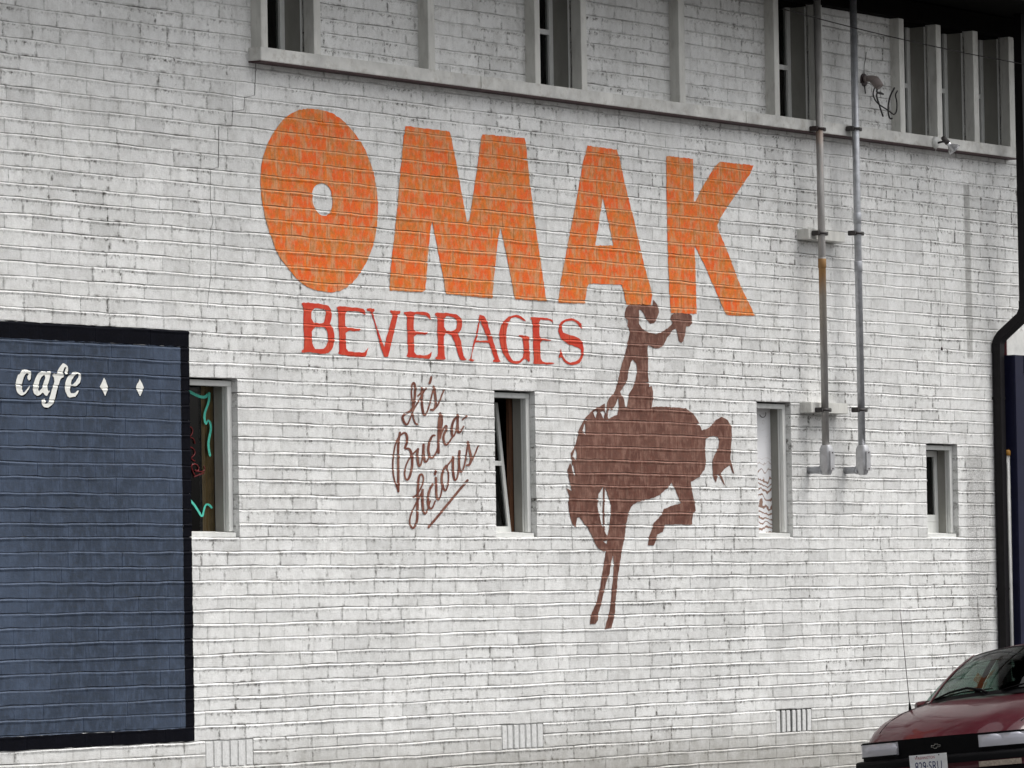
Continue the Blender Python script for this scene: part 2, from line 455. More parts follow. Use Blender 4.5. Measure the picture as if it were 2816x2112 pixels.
def asphalt():
    m, nt, b = mat_new('asphalt')
    P = pos(nt)
    c = mixc(nt, ramp(nt, noise(nt, P, 0.6, 5, 0.6), 0.35, 0.7), (0.045, 0.045, 0.047), (0.075, 0.074, 0.072))
    c = mixc(nt, math_(nt, 'MULTIPLY', ramp(nt, noise(nt, P, 90, 3, 0.7), 0.55, 0.7), 0.4), c, (0.16, 0.155, 0.15))
    nt.links.new(c, b.inputs['Base Color']); b.inputs['Roughness'].default_value = 0.85
    bump(nt, b, noise(nt, P, 110, 4, 0.7), 0.5, 0.006)
    return m
M['asphalt'] = asphalt()
# ------------------------------------------------------------------ ground
def ground():
    ys = [400, 60, 0.3, 0.0, -4.6, -6.0, -12, -21.57, -40, -90, -400]
    zs = [-0.38, -0.38, -0.38, -0.36, 0.0, 0.03, 0.0, 0.0, 0.0, 0.0, 0.0]
    xs = [-500, -120, -40, -20, -8, 0, 8, 20, 60, 150, 500]
    b = MB()
    b.loft([[(x, y, z) for x in xs] for y, z in zip(ys, zs)], smooth=False)
    b.build('ground', M['asphalt'], kind='structure', label=None)
ground()

# ------------------------------------------------------------------ the brick wall
XL, XR = -9.0, 11.5            # ends of the wall
JY = [11, 55.7, 100, 144.8, 188, 234, 277, 321, 364, 410.6, 453.5, 499.7, 539, 583.7, 628, 672.8, 715.8, 757, 798.5, 843, 883, 932, 970, 1015,
      1056, 1097, 1140, 1183, 1226, 1269, 1309, 1353.6, 1396.6, 1438, 1477.7, 1519, 1562, 1604.7, 1649, 1689, 1730, 1773, 1818, 1857.7, 1902,
      1943.7, 1983.4, 2026, 2069, 2106]                       # bed joints read off the photograph's left edge
ZJ = sorted(at(0, y).z for y in JY)
while ZJ[0] > -0.45: ZJ.insert(0, ZJ[0]-0.1005)
while ZJ[-1] < 6.6: ZJ.append(ZJ[-1]+0.107)
NK = len(ZJ)
PHS = [[rnd.random()*6.283 for _ in range(6)] for _ in range(NK)]
CH, SLOT0, DEPTH_C, DEPTH_S, SH = 0.0095, 0.0025, 0.0050, 0.019, 0.016

def J(k, x):
    p = PHS[k]
    return ZJ[k] + 0.0024*math.sin(x*(2.1+0.5*p[3])+p[0]) + 0.0015*math.sin(x*(7.0+p[4])+p[1]) + 0.0009*math.sin(x*(21.0+2*p[5])+p[2])
def S(k, x):         # height of the open slot over each ledge: mostly painted shut, open in runs
    p = PHS[k]
    v = math.sin(x*1.7+p[3]) + 0.9*math.sin(x*4.9+p[4]) + 0.8*math.sin(x*13.7+p[5]) + 0.6*math.sin(x*31.0+p[2])
    return max(0.0004, 0.0012 + 0.0016*v)
def Q(k, x):         # how far the painted mortar ledge stands proud
    p = PHS[k]
    return max(0.0004, 0.0032 + 0.0017*math.sin(x*(0.8+0.2*p[2])+p[5]) + 0.0014*math.sin(x*(5.1+0.6*p[0])+p[1]) + 0.0009*math.sin(x*33.0+p[0]))

# cross joints of every course
HEADS, DJ = [], []
for k in range(NK-1):
    x = XL - rnd.random()*0.03 - (0.15 if k % 2 else 0.0)
    hs = [x]
    while hs[-1] < XR:
        r = rnd.random()
        L = 0.300 + rnd.uniform(-0.012, 0.012)
        if r < 0.07: L = 0.145
        hs.append(hs[-1]+L)
    HEADS.append(hs)
    DJ.append([(rnd.uniform(-0.0012, 0.0012), rnd.random(), rnd.random()**1.15) for _ in hs])

def course_of(x, z):
    k = min(max(bisect_right(ZJ, z)-1, 0), NK-2)
    if z < J(k, x) and k > 0: k -= 1
    elif z >= J(k+1, x) and k < NK-2: k += 1
    return k
def brick_of(k, x):
    hs = HEADS[k]
    return min(max(bisect_right(hs, x)-1, 0), len(hs)-2)
GR = 0.0045
def relief(x, z):
    """depth of the painted face behind the wall plane"""
    k = course_of(x, z)
    lo, hi = z-J(k, x), J(k+1, x)-z
    i = brick_of(k, x)
    s = S(k, x)
    h = -DJ[k][i][0]
    if lo < SLOT0+1e-5: h = _ch(lo, Q(k, x)) - DJ[k][i][0]
    elif lo < SLOT0+s:
        a, b = lo-SLOT0, SLOT0+s-lo
        h = 0.017 if min(a, b) > 0.0002 else (DEPTH_C if a < b else 0.002)
    elif lo < SLOT0+s+0.002: h = 0.002*(1-(lo-SLOT0-s)/0.002)
    elif hi < CH+SH: h = _ch(-hi, Q(k+1, x)) - DJ[k][i][0]
    dl, dr = x-HEADS[k][i], HEADS[k][i+1]-x
    if dl < GR: h += groove(k, i)*(1-max(dl, 0)/GR)
    elif dr < GR: h += groove(k, i+1)*(1-max(dr, 0)/GR)
    return h
def groove(k, i): return 0.0004+0.0038*DJ[k][min(i, len(DJ[k])-1)][2]
def brick_cols(k, i): 
    a, b = HEADS[k][i], HEADS[k][i+1]
    g = min(GR, (b-a)*0.2)
    return [a, a+g, a+(b-a)*0.34, a+(b-a)*0.67, b-g]
def _ch(t, q):       # sloping weathered joint: from the ledge at -CH back to the slot at SLOT0
    if t < -CH: return -q*(t+CH+SH)/SH
    return -q+(DEPTH_C+q)*min((t+CH)/(CH+SLOT0), 1)

def snap(z): return min(ZJ, key=lambda q: abs(q-z))
ZW0, ZW1, ZW1S = snap(2.058), snap(3.178), snap(2.873)
WIN = [(-3.022, -2.468, ZW0, ZW1), (0.735, 1.288, ZW0, ZW1), (4.544, 5.086, ZW0, ZW1), (7.340, 7.893, ZW0, ZW1S)]
BAND_B, BAND_T, BAND_Y = 5.419, 5.515, -0.11
HEAD_Z = 6.497
BAT_Y = -0.09
# battens of the upper storey: left and right edge of each white front, read at the height of the band
def bx(px, py): return at(px, py, BAT_Y).x
BATS = [(bx(718, 100), bx(737, 100)), (bx(864, 140), bx(883, 140)), (bx(1178, 150), bx(1197, 150)), (bx(1472, 200), bx(1487, 200)),
        (bx(1600, 230), bx(1616, 230)), (bx(1869, 260), bx(1886, 260)), (bx(2131, 270), bx(2145, 270)), (bx(2251, 300), bx(2265, 300)),
        (bx(2475, 260), bx(2489, 260)), (bx(2577, 270), bx(2591, 270)), (bx(2679, 300), bx(2693, 300)), (bx(2778, 350), bx(2792, 350))]
UPW = [(BATS[a][1], BATS[b][0]) for a, b in ((0, 1), (3, 4), (6, 7), (8, 9), (9, 10), (10, 11))]
VENT = [(at(1379, 2020).x, at(1494, 2020).x, 0), (at(2134, 1990).x, at(2233, 1990).x, 0), (at(565, 2080).x, at(698, 2080).x, 0)]
VZ = [(snap(at(1440, 2065).z), snap(at(1440, 1989).z)), (snap(at(2180, 2022).z), snap(at(2180, 1950).z)), (snap(at(630, 2110).z-0.02), snap(at(630, 2034).z))]
OPEN = [(a, b, c, d) for a, b, c, d in WIN]
OPEN += [(a, b, BAND_B+0.03, 6.62) for a, b in UPW]
OPEN += [(v[0], v[1], z[0], z[1]) for v, z in zip(VENT, VZ)]

building = empty('brick_building', (0.0, 0.0, -0.38), 'white painted brick building with murals, seen along its long side wall', 'building')

def segs(k):
    zc = (ZJ[k]+ZJ[k+1])/2
    cuts = sorted((a, b) for a, b, z0, z1 in OPEN if z0 < zc < z1)
    out, x = [], XL
    for a, b in cuts:
        if a > x: out.append((x, a, x != XL, True))
        x = max(x, b)
    out.append((x, XR, x != XL, False))
    return out

def brick_geo(k, i, x0, x1, endL, endR):
    """verts, faces and UVs of one brick"""
    fullL = HEADS[k][i+1]-HEADS[k][i]
    dj = DJ[k][i][0]
    g = min(GR, (x1-x0)*0.2)
    xs = [x0, x0+g] + [x0+(x1-x0)*t for t in (0.34, 0.67)] + [x1-g, x1]
    V, UV = [], []
    cols = []
    def col(x, groove, deep=None):
        lo = J(k, x)+SLOT0+S(k, x)
        hi = J(k+1, x)
        q = dj + 0.0004*math.sin(x*50+k)
        pr = [(lo, DEPTH_S), (lo, 0.002), (lo+0.002, 0), (hi-CH-SH, 0), (hi-CH, -Q(k+1, x)), (hi+SLOT0-0.0003, DEPTH_C), (hi+SLOT0-0.0003, DEPTH_S)]
        n = len(V)
        for z, d in pr:
            y = d-q if d < DEPTH_S else DEPTH_S
            if d < DEPTH_S: y += groove if d >= 0 else groove*0.3
            if deep is not None: y = deep
            V.append((x, y, z))
            UV.append(((x-HEADS[k][i])/fullL, (z-ZJ[k])/(ZJ[k+1]-ZJ[k])))
        cols.append(n)
    if endL: col(x0, 0, 0.13)
    for q, x in enumerate(xs):
        col(x, ((groove(k, i+(q > 0)) if abs(x-HEADS[k][i+(q > 0)]) < 1e-6 else 0.001) if q in (0, 5) else 0))
    if endR: col(x1, 0, 0.13)
    Fc = []
    for a, b in zip(cols, cols[1:]):
        for r in range(6): Fc.append((a+r, b+r, b+r+1, a+r+1))
    return V, Fc, UV

def finish_mesh(me, uvs, tones):
    loop_layers(me, [c for l in me.loops for c in uvs[l.vertex_index]], [tones[l.vertex_index] for l in me.loops])

def loop_layers(me, uvd, tod):
    me.uv_layers.new(name='brick')
    me.uv_layers['brick'].data.foreach_set('uv', uvd)
    me.attributes.new('tone', 'FLOAT', 'CORNER')
    me.attributes['tone'].data.foreach_set('value', tod)

def brick_tone(k, i):
    t = DJ[k][i][1]
    return 0.30 + 0.70*t if t > 0.12 else 0.0 + 2.2*t

def near_size(x): return -x
SIGN_X, SIGN_B, SIGN_T = -3.022, 0.645, 3.485
allb = []
mort = MB()
for k in range(NK-1):
    for (a, b, eL, eR) in segs(k):
        i = brick_of(k, a)
        run = []
        while i < len(HEADS[k])-1 and HEADS[k][i] < b-1e-6:
            run.append([i, max(a, HEADS[k][i]), min(b, HEADS[k][i+1])])
            i += 1
        if len(run) > 1 and run[0][2]-run[0][1] < 0.035: run[1][1] = a; run.pop(0)
        if len(run) > 1 and run[-1][2]-run[-1][1] < 0.035: run[-2][2] = b; run.pop()
        for i, x0, x1 in run:
            allb.append((k, i, x0, x1, eL and x0 <= a+1e-6, eR and x1 >= b-1e-6))
        z0, z1 = ZJ[k]-0.01, ZJ[k+1]+0.01
        mort.quad((a, 0.0185, z0+0.01), (b, 0.0185, z0+0.01), (b, 0.0185, z1-0.01), (a, 0.0185, z1-0.01))
        if eL: mort.quad((a+0.003, 0.0185, z0), (a+0.003, 0.14, z0), (a+0.003, 0.14, z1), (a+0.003, 0.0185, z1))
        if eR: mort.quad((b-0.003, 0.0185, z0), (b-0.003, 0.14, z0), (b-0.003, 0.14, z1), (b-0.003, 0.0185, z1))
mort.build('mortar_bed', M['mortar'], building, fix=False)

XVIS_L = at(0, 1056).x - 0.03
def in_view(bk):
    k, i, x0, x1, _, _ = bk
    zc = (ZJ[k]+ZJ[k+1])/2; xc = (x0+x1)/2
    v = Vector((xc, 0, zc))-CAM
    d = v.dot(_F)
    px, py = PW/2+FPX*v.dot(_R)/d, PH/2-FPX*v.dot(_U)/d
    if not (-20 < px < PW+20 and -10 < py < PH+10): return False
    if x1 < SIGN_X and SIGN_B < zc < SIGN_T: return False
    return True
single = set(sorted((b for b in allb if in_view(b) and b[3]-b[2] > 0.1), key=lambda b: (b[2]+b[3])/2)[:300])
sv, sf, su, st = [], [], [], []
for bk in allb:
    V, Fc, UV = brick_geo(*bk)
    tn = brick_tone(bk[0], bk[1])
    if bk in single:
        me = bpy.data.meshes.new('brick')
        c = Vector(((bk[2]+bk[3])/2, 0, (ZJ[bk[0]]+ZJ[bk[0]+1])/2))
        me.from_pydata([Vector(p)-c for p in V], [], Fc)
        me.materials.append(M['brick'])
        finish_mesh(me, UV, [tn]*len(V))
        o = bpy.data.objects.new('brick', me); COL.objects.link(o)
        o.parent = building; o.location = c - Vector(building.location)
    else:
        n = len(sv)
        sv += V; su += UV; st += [tn]*len(V)
        sf += [tuple(n+q for q in f) for f in Fc]
me = bpy.data.meshes.new('brickwork')
bl = Vector(building.location)
me.from_pydata([Vector(p)-bl for p in sv], [], sf)
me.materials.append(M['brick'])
finish_mesh(me, su, st)
o = bpy.data.objects.new('brickwork', me); COL.objects.link(o); o.parent = building
o['kind'] = 'stuff'

# ------------------------------------------------------------------ paint that follows the bricks
def inside(poly, x, z):
    c = False
    n = len(poly); j = n-1
    for i in range(n):
        xi, zi = poly[i]; xj, zj = poly[j]
        if (zi > z) != (zj > z) and x < (xj-xi)*(z-zi)/(zj-zi)+xi: c = not c
        j = i
    return c

def dens(poly, step=0.022, jit=0.0032, closed=True):
    out = []
    n = len(poly)
    for i in range(n if closed else n-1):
        a, b = Vector(poly[i]), Vector(poly[(i+1) % n])
        m = max(1, int((b-a).length/step))
        for q in range(m):
            p = a.lerp(b, q/m)
            out.append((p.x+rnd.uniform(-jit, jit), p.y+rnd.uniform(-jit, jit)))
    return out

def shell(name, groups, mat, off, parent, label=None, lines=True, kind=None):
    """sheet of paint covering the union of the groups (outline, [holes]) given in wall coordinates, laid over the relief"""
    V, E = [], []
    def add(pts, closed):
        n = len(V)
        V.extend(Vector(p) for p in pts)
        m = len(pts)
        for i in range(m if closed else m-1): E.append((n+i, n+(i+1) % m))
    allp = [p for g in groups for p in g[0]]
    x0, x1 = min(p[0] for p in allp), max(p[0] for p in allp)
    z0, z1 = min(p[1] for p in allp), max(p[1] for p in allp)
    for outer, holes in groups:
        add(outer, True)
        for h in holes: add(h, True)
    def cols(k):
        out = [x0-0.001]
        if 0 <= k < NK-1:
            for i in range(brick_of(k, x0), brick_of(k, x1)+1):
                out += [q for q in brick_cols(k, i) if x0 < q < x1]
        return out+[x1+0.001]
    for k in range(NK-1):
        if ZJ[k+1] < z0-0.03 or ZJ[k] > z1+0.03: continue
        xs = sorted(set(cols(k-1)+cols(k)))
        xs = [x for q, x in enumerate(xs) if q == 0 or x-xs[q-1] > 0.0015]
        for fn in (lambda x: J(k, x)-CH-SH, lambda x: J(k, x)-CH, lambda x: J(k, x)+SLOT0, lambda x: J(k, x)+SLOT0+0.0005, lambda x: J(k, x)+SLOT0+S(k, x)-0.0004,
                   lambda x: J(k, x)+SLOT0+S(k, x), lambda x: J(k, x)+SLOT0+S(k, x)+0.002):
            pts = [(x, fn(x)) for x in xs]
            if z0-0.002 < pts[0][1] < z1+0.002 or z0-0.002 < pts[-1][1] < z1+0.002: add(pts, False)
        for h in HEADS[k]:
            if x0 < h < x1:
                for q in (-GR, 0, GR):
                    a, b = J(k, h+q)+SLOT0+S(k, h+q)+0.002, J(k+1, h+q)-CH-SH
                    a, b = max(a, z0-0.001), min(b, z1+0.001)
                    if b-a > 0.003: add([(h+q, a), (h+q, b)], False)
    vs, es, fs, *_ = delaunay_2d_cdt(V, E, [], 0, 1e-6)
    me = bpy.data.meshes.new(name)
    base = parent_loc(parent)
    keep, used = [], {}
    bbs = [(min(p[0] for p in g[0]), max(p[0] for p in g[0]), min(p[1] for p in g[0]), max(p[1] for p in g[0])) for g in groups]
    info = []
    for f in fs:
        cx = sum(vs[i].x for i in f)/3; cz = sum(vs[i].y for i in f)/3
        ok = False
        for (outer, holes), (a, b, c, d) in zip(groups, bbs):
            if a <= cx <= b and c <= cz <= d and inside(outer, cx, cz) and not any(inside(h, cx, cz) for h in holes):
                ok = True; break
        if not ok: continue
        keep.append([used.setdefault(i, len(used)) for i in f][::1])
        k = course_of(cx, cz); i = brick_of(k, cx)
        info.append((k, i))
    if not keep: return None
    order = sorted(used, key=used.get)
    pts = [Vector((vs[i].x, relief(vs[i].x, vs[i].y)-off, vs[i].y)) for i in order]
    me.from_pydata([p-base for p in pts], [], keep)
    me.materials.append(mat)
    uvd, tod = [], []
    for poly, (k, i) in zip(me.polygons, info):
        hx0, hx1 = HEADS[k][i], HEADS[k][i+1]
        t = DJ[k][i][1]
        for li in poly.loop_indices:
            p = pts[me.loops[li].vertex_index]
            uvd += [(p.x-hx0)/(hx1-hx0), (p.z-ZJ[k])/(ZJ[k+1]-ZJ[k])]; tod.append(t)
    loop_layers(me, uvd, tod)
    o = bpy.data.objects.new(name, me); COL.objects.link(o); o.parent = parent
    return tag(o, label, kind=kind)

def tr(ox, oy, s, pts):
    """tracing coordinates (corner and zoom of the view they were read in) to the wall"""
    out = []
    for x, y in pts:
        p = at(ox+x/s, oy+y/s)
        out.append((p.x, p.z))
    return out

def smooth_closed(pts, it=1):
    for _ in range(it):
        out = []
        n = len(pts)
        for i in range(n):
            a, b = pts[i], pts[(i+1) % n]
            out.append((a[0]*.75+b[0]*.25, a[1]*.75+b[1]*.25)); out.append((a[0]*.25+b[0]*.75, a[1]*.25+b[1]*.75))
        pts = out
    return pts

def smooth_open(pts, it=2):
    for _ in range(it):
        out = [pts[0]]
        for a, b in zip(pts, pts[1:]):
            out.append((a[0]*.75+b[0]*.25, a[1]*.75+b[1]*.25)); out.append((a[0]*.25+b[0]*.75, a[1]*.25+b[1]*.75))
        pts = out + [pts[-1]]
    return pts

def stroke(pts, w_down, w_up, s, it=2):
    """outline pieces of a brush stroke in tracing coordinates: thick going down, thin going up"""
    pts = smooth_open(pts, it)
    n = len(pts); W_ = []
    for i in range(n):
        a, b = pts[max(i-1, 0)], pts[min(i+1, n-1)]
        dx, dy = b[0]-a[0], b[1]-a[1]
        t = (dy/(math.hypot(dx, dy)+1e-9)+1)/2
        W_.append(w_up+(w_down-w_up)*t)
    W_ = [sum(W_[max(0, i-2):i+3])/len(W_[max(0, i-2):i+3]) for i in range(n)]
    out = []
    L, R = [], []
    for i in range(n):
        a, b = pts[max(i-1, 0)], pts[min(i+1, n-1)]
        dx, dy = b[0]-a[0], b[1]-a[1]; l = math.hypot(dx, dy)+1e-9
        nx, ny = -dy/l*W_[i]/2, dx/l*W_[i]/2
        L.append((pts[i][0]+nx, pts[i][1]+ny)); R.append((pts[i][0]-nx, pts[i][1]-ny))
    for i in range(n-1):
        out.append([L[i], L[i+1], R[i+1], R[i]])
    for i in range(0, n):
        r = W_[i]/2
        if i % 3 == 0 or i == n-1:
            out.append([(pts[i][0]+r*math.cos(q*math.pi/4), pts[i][1]+r*math.sin(q*math.pi/4)) for q in range(8)])
    return out
# ------------------------------------------------------------------ the murals
OFF = 0.0036
def T(ox, oy, s, outer, holes=(), sm=0):
    f = (lambda p: smooth_closed(p, sm)) if sm else (lambda p: p)
    return (dens(tr(ox, oy, s, f(outer))), [dens(tr(ox, oy, s, f(h))) for h in holes])

# --- OMAK
word = empty('painted_lettering', at(1400, 830), 'huge orange letters OMAK painted across the white brick wall', 'lettering')
O_out = [(440,55),(530,62),(620,85),(700,130),(760,185),(820,250),(870,315),(910,385),(945,470),(975,560),(1000,660),(1015,760),(1022,860),(1020,960),(1010,1060),(995,1150),(965,1240),(930,1320),(885,1400),(835,1470),(780,1530),(710,1570),(640,1583),(560,1575),(470,1553),(400,1515),(340,1460),(280,1390),(225,1320),(180,1240),(145,1150),(115,1060),(85,960),(65,860),(52,760),(47,660),(50,560),(65,470),(90,390),(120,315),(165,240),(215,170),(270,115),(350,70)]
O_in = [(560,673),(600,690),(630,730),(642,790),(642,860),(630,915),(600,942),(565,948),(525,925),(492,880),(475,820),(475,760),(490,710),(520,682)]
shell('letter', [T(700, 280, 3.0175, O_out, [O_in], 1)], M['orange'], OFF, word, 'letter O, a fat orange ring with a small white eye')
M_out = [(205,52),(590,100),(605,140),(640,330),(690,600),(745,895),(765,880),(800,650),(835,400),(868,160),(880,125),(1250,160),(1262,200),(1290,500),(1340,900),(1400,1300),(1440,1590),(1165,1570),(1140,1430),(1090,1180),(1037,940),(1020,1020),(1000,1200),(965,1565),(560,1525),(540,1400),(490,1150),(438,885),(425,960),(400,1200),(380,1495),(340,1508),(65,1495),(75,1300),(110,1000),(140,700),(165,400),(190,150)]
shell('letter', [T(1050, 330, 3.19, M_out)], M['orange'], OFF, word, 'orange block letter M')
A_out = [(315,35),(580,72),(600,130),(660,400),(740,720),(820,1080),(890,1330),(905,1400),(890,1490),(780,1490),(670,1485),(640,1350),(625,1305),(325,1293),(310,1330),(290,1475),(45,1470),(70,1290),(140,900),(210,560),(270,200)]
A_in = [(455,510),(480,620),(550,945),(385,945),(405,820),(430,650)]
shell('letter', [T(1520, 390, 3.317, A_out, [A_in])], M['orange'], OFF, word, 'orange block letter A')
K_out = [(1032,128),(1275,155),(1280,300),(1285,545),(1300,540),(1370,400),(1480,220),(1525,182),(1830,215),(1800,290),(1640,520),(1520,700),(1500,765),(1520,830),(1600,1020),(1700,1290),(1840,1585),(1600,1585),(1570,1560),(1450,1280),(1370,1100),(1290,945),(1298,1100),(1310,1570),(1075,1560),(1060,1350),(1045,900),(1035,500)]
shell('letter', [T(1520, 390, 3.317, K_out)], M['orange'], OFF, word, 'orange block letter K')

# --- BEVERAGES
bev = empty('painted_lettering', at(1210, 1000), 'red serif word BEVERAGES painted under the big orange letters', 'lettering')
ZB, ZC = (820, 820, 5.53), (1200, 840, 5.267)
BEV = [
 (ZB, [(45,65),(180,68),(300,82),(420,100),(470,125),(500,190),(505,270),(490,350),(470,395),(520,440),(545,530),(545,640),(530,740),(500,800),(440,835),(400,850),(280,835),(140,820),(60,830),(45,800),(85,770),(85,600),(78,400),(78,200),(75,130),(50,95)],
  [[(195,150),(390,165),(420,200),(410,300),(390,370),(350,385),(200,372)], [(205,430),(390,440),(430,480),(450,560),(450,660),(420,740),(370,770),(210,770)]]),
 (ZB, [(575,125),(700,130),(860,140),(960,150),(1000,175),(1025,265),(960,215),(830,195),(710,200),(705,320),(712,450),(860,455),(960,470),(900,508),(715,490),(718,640),(725,810),(860,820),(1000,825),(1030,790),(1068,735),(1040,850),(1010,890),(850,885),(690,870),(590,840),(625,820),(620,650),(610,400),(605,210),(590,165)], []),
 (ZB, [(1040,155),(1150,155),(1155,185),(1130,215),(1180,400),(1305,745),(1350,560),(1430,250),(1390,215),(1400,185),(1550,195),(1545,230),(1510,255),(1480,400),(1400,740),(1365,890),(1300,890),(1260,770),(1200,540),(1130,290),(1100,200),(1045,190)], []),
 (ZB, [(1600,205),(1730,205),(1880,210),(1980,220),(2010,290),(2005,330),(1950,270),(1850,245),(1755,245),(1750,380),(1752,505),(1880,515),(1970,520),(1940,560),(1755,545),(1755,700),(1755,858),(1880,865),(1980,870),(2035,790),(2010,900),(1980,925),(1800,905),(1635,895),(1660,860),(1660,650),(1650,480),(1645,265),(1610,235)], []),
 (ZC, [(-30,108),(100,105),(220,115),(300,130),(350,180),(372,250),(360,330),(330,390),(300,405),(350,500),(365,620),(400,760),(440,780),(380,800),(330,770),(290,640),(250,500),(200,415),(105,400),(108,600),(115,750),(135,770),(100,795),(-25,785),(-15,755),(20,740),(15,500),(8,300),(8,165),(-20,140)],
  [[(105,150),(230,160),(285,200),(295,270),(280,340),(240,375),(105,365)]]),
 (ZC, [(620,138),(690,148),(730,230),(800,450),(880,700),(910,790),(930,805),(890,825),(820,815),(815,790),(840,780),(760,540),(560,530),(510,700),(500,775),(550,790),(520,810),(460,790),(490,760),(530,560),(590,320),(612,190)], [[(628,210),(690,360),(745,512),(570,508),(600,370)]]),
 (ZC, [(1130,130),(1210,150),(1290,215),(1285,240),(1230,195),(1130,160),(1060,200),(1020,300),(1005,420),(1010,560),(1045,700),(1100,800),(1160,810),(1220,790),(1255,740),(1260,600),(1245,470),(1190,440),(1190,428),(1355,445),(1335,480),(1340,640),(1355,845),(1290,760),(1250,800),(1180,850),(1090,840),(1000,760),(940,640),(905,480),(910,370),(950,250),(1020,170)], []),
 (ZC, [(1355,170),(1480,175),(1600,185),(1670,195),(1700,260),(1650,215),(1560,205),(1488,205),(1490,350),(1490,480),(1600,488),(1660,495),(1640,515),(1495,505),(1500,650),(1510,815),(1600,822),(1710,825),(1700,850),(1560,855),(1385,845),(1410,815),(1400,600),(1390,400),(1390,220),(1365,195)], []),
 (ZC, [(2100,265),(2105,350),(2060,280),(1990,225),(1920,215),(1850,240),(1810,290),(1810,350),(1840,400),(1920,430),(2010,450),(2080,490),(2120,560),(2132,650),(2120,740),(2085,820),(2020,860),(1920,858),(1850,820),(1800,740),(1765,765),(1785,690),(1805,610),(1805,680),(1830,740),(1880,810),(1950,830),(2030,810),(2080,740),(2095,660),(2060,605),(1980,585),(1880,550),(1800,480),(1765,400),(1765,310),(1790,250),(1850,200),(1930,185),(2010,200),(2080,250)], []),
]
for z, outer, holes in BEV:
    shell('letter', [T(z[0], z[1], z[2], outer, holes, 1 if len(outer) > 24 else 0)], M['red'], OFF, bev)

# --- It's Bucka-licious
slog = empty('painted_slogan', at(1190, 1450), "brown handwritten slogan It's Bucka-licious with an underline, painted left of the middle window", 'lettering')
SL = (1060, 1020, 3.607)
WORDS = [
 [[(315,530),(290,520),(265,440),(265,330),(252,220),(258,140),(275,110),(292,140),(290,230),(280,320),(260,395),(160,440),(175,500),(210,545),(240,480),(275,380),(330,290),(395,170)],
  [(355,170),(360,250),(355,330),(375,445),(400,430),(430,350),(475,160)], [(318,248),(352,215),(395,180)], [(452,62),(446,90),(436,122)],
  [(475,155),(490,240),(500,330),(480,385),(445,385)], [(470,392),(520,340),(550,250),(575,190)]],
 [[(140,612),(125,700),(122,800),(125,1000),(125,1195)], [(125,1190),(82,1080),(68,960),(75,830),(100,700),(140,640),(190,605),(215,650),(208,720),(185,775),(235,765),(262,830),(265,940),(240,1050),(210,1090),(188,1050),(190,960),(240,850),(320,775)],
  [(320,775),(310,850),(330,965),(360,900),(375,730)], [(375,730),(375,830),(390,915),(420,880),(435,820)], [(485,640),(460,640),(430,710),(420,800),(450,880),(500,820),(525,740)],
  [(540,420),(527,500),(522,650),(525,812)], [(540,420),(560,470),(545,600),(530,700),(560,590),(600,530),(603,580),(570,640),(575,700),(600,745),(640,690),(665,650)],
  [(712,440),(665,500),(650,590),(665,665),(700,600),(715,430)], [(712,440),(712,560),(720,620),(745,600),(772,550)], [(760,485),(780,465),(802,445)]],
 [[(275,1250),(310,1230),(370,1120),(378,1050),(350,1015),(325,1060),(315,1200),(315,1400),(310,1500),(270,1575),(235,1520),(240,1440),(290,1330),(365,1190)],
  [(365,1180),(362,1280),(370,1390),(390,1428),(415,1380),(440,1290)], [(465,1125),(430,1180),(415,1270),(425,1360),(460,1370),(490,1290)],
  [(497,1060),(500,1150),(500,1240),(520,1290),(545,1240),(560,1150)], [(492,995),(488,1025)], [(600,940),(565,990),(550,1080),(570,1170),(595,1195),(620,1120),(625,1020),(600,950),(650,890),(668,860)],
  [(668,855),(665,960),(675,1070),(695,1090),(720,1030),(732,800)], [(732,795),(725,900),(735,1010),(765,990),(790,900),(815,710)], [(815,705),(830,780),(850,870),(835,930),(805,935)], [(828,938),(875,850),(915,745)]],
]
for w in WORDS:
    gs = []
    for s in w:
        for p in stroke(s, 24, 15, 1): gs.append((tr(*SL, p), []))
    shell('word', gs, M['script'], OFF, slog)
shell('underline', [(tr(*SL, p), []) for p in stroke([(425,1550),(530,1425),(680,1240),(810,1085)], 24, 24, 1)], M['script'], OFF, slog)

# --- bronco and rider
bron = empty('painted_bronco_rider', at(1650, 1740), 'brown painted silhouette of a bucking horse with a rider waving a hat', 'mural')
Z7 = (1540, 820, 3.95); Z3 = (1408, 1056, 3.142)
RIDER = [(740,75),(790,68),(840,85),(860,60),(895,60),(925,75),(1000,80),(1010,20),(1030,40),(1060,85),(1072,150),(1050,220),(1020,270),(980,275),(940,235),(900,160),(875,125),(855,130),(855,200),(855,280),(890,330),(960,375),(1040,390),(1110,365),(1180,310),(1220,275),(1195,230),(1205,185),(1235,165),(1330,162),(1410,175),(1432,195),(1430,270),(1405,305),(1365,310),(1355,400),(1335,470),(1315,490),(1285,460),(1265,360),(1255,330),(1220,345),(1160,430),(1120,510),(1070,545),(1010,540),(950,505),(948,560),(955,640),(952,760),(955,850),(965,960),(990,955),(1008,1010),(1005,1100),(985,1200),(985,1260),(725,1260),(725,1180),(735,1100),(745,1040),(790,970),(815,890),(835,790),(825,710),(785,665),(765,700),(740,800),(725,890),(690,960),(650,1020),(690,1100),(700,1170),(700,1230),(640,1230),(632,1080),(600,1150),(570,1210),(545,1215),(545,1180),(520,1230),(515,1330),(500,1330),(505,1130),(540,1070),(580,1045),(610,960),(635,860),(660,740),(700,620),(730,480),(755,380),(745,325),(728,300),(735,240),(700,210),(700,160),(715,105)]
q = 1659
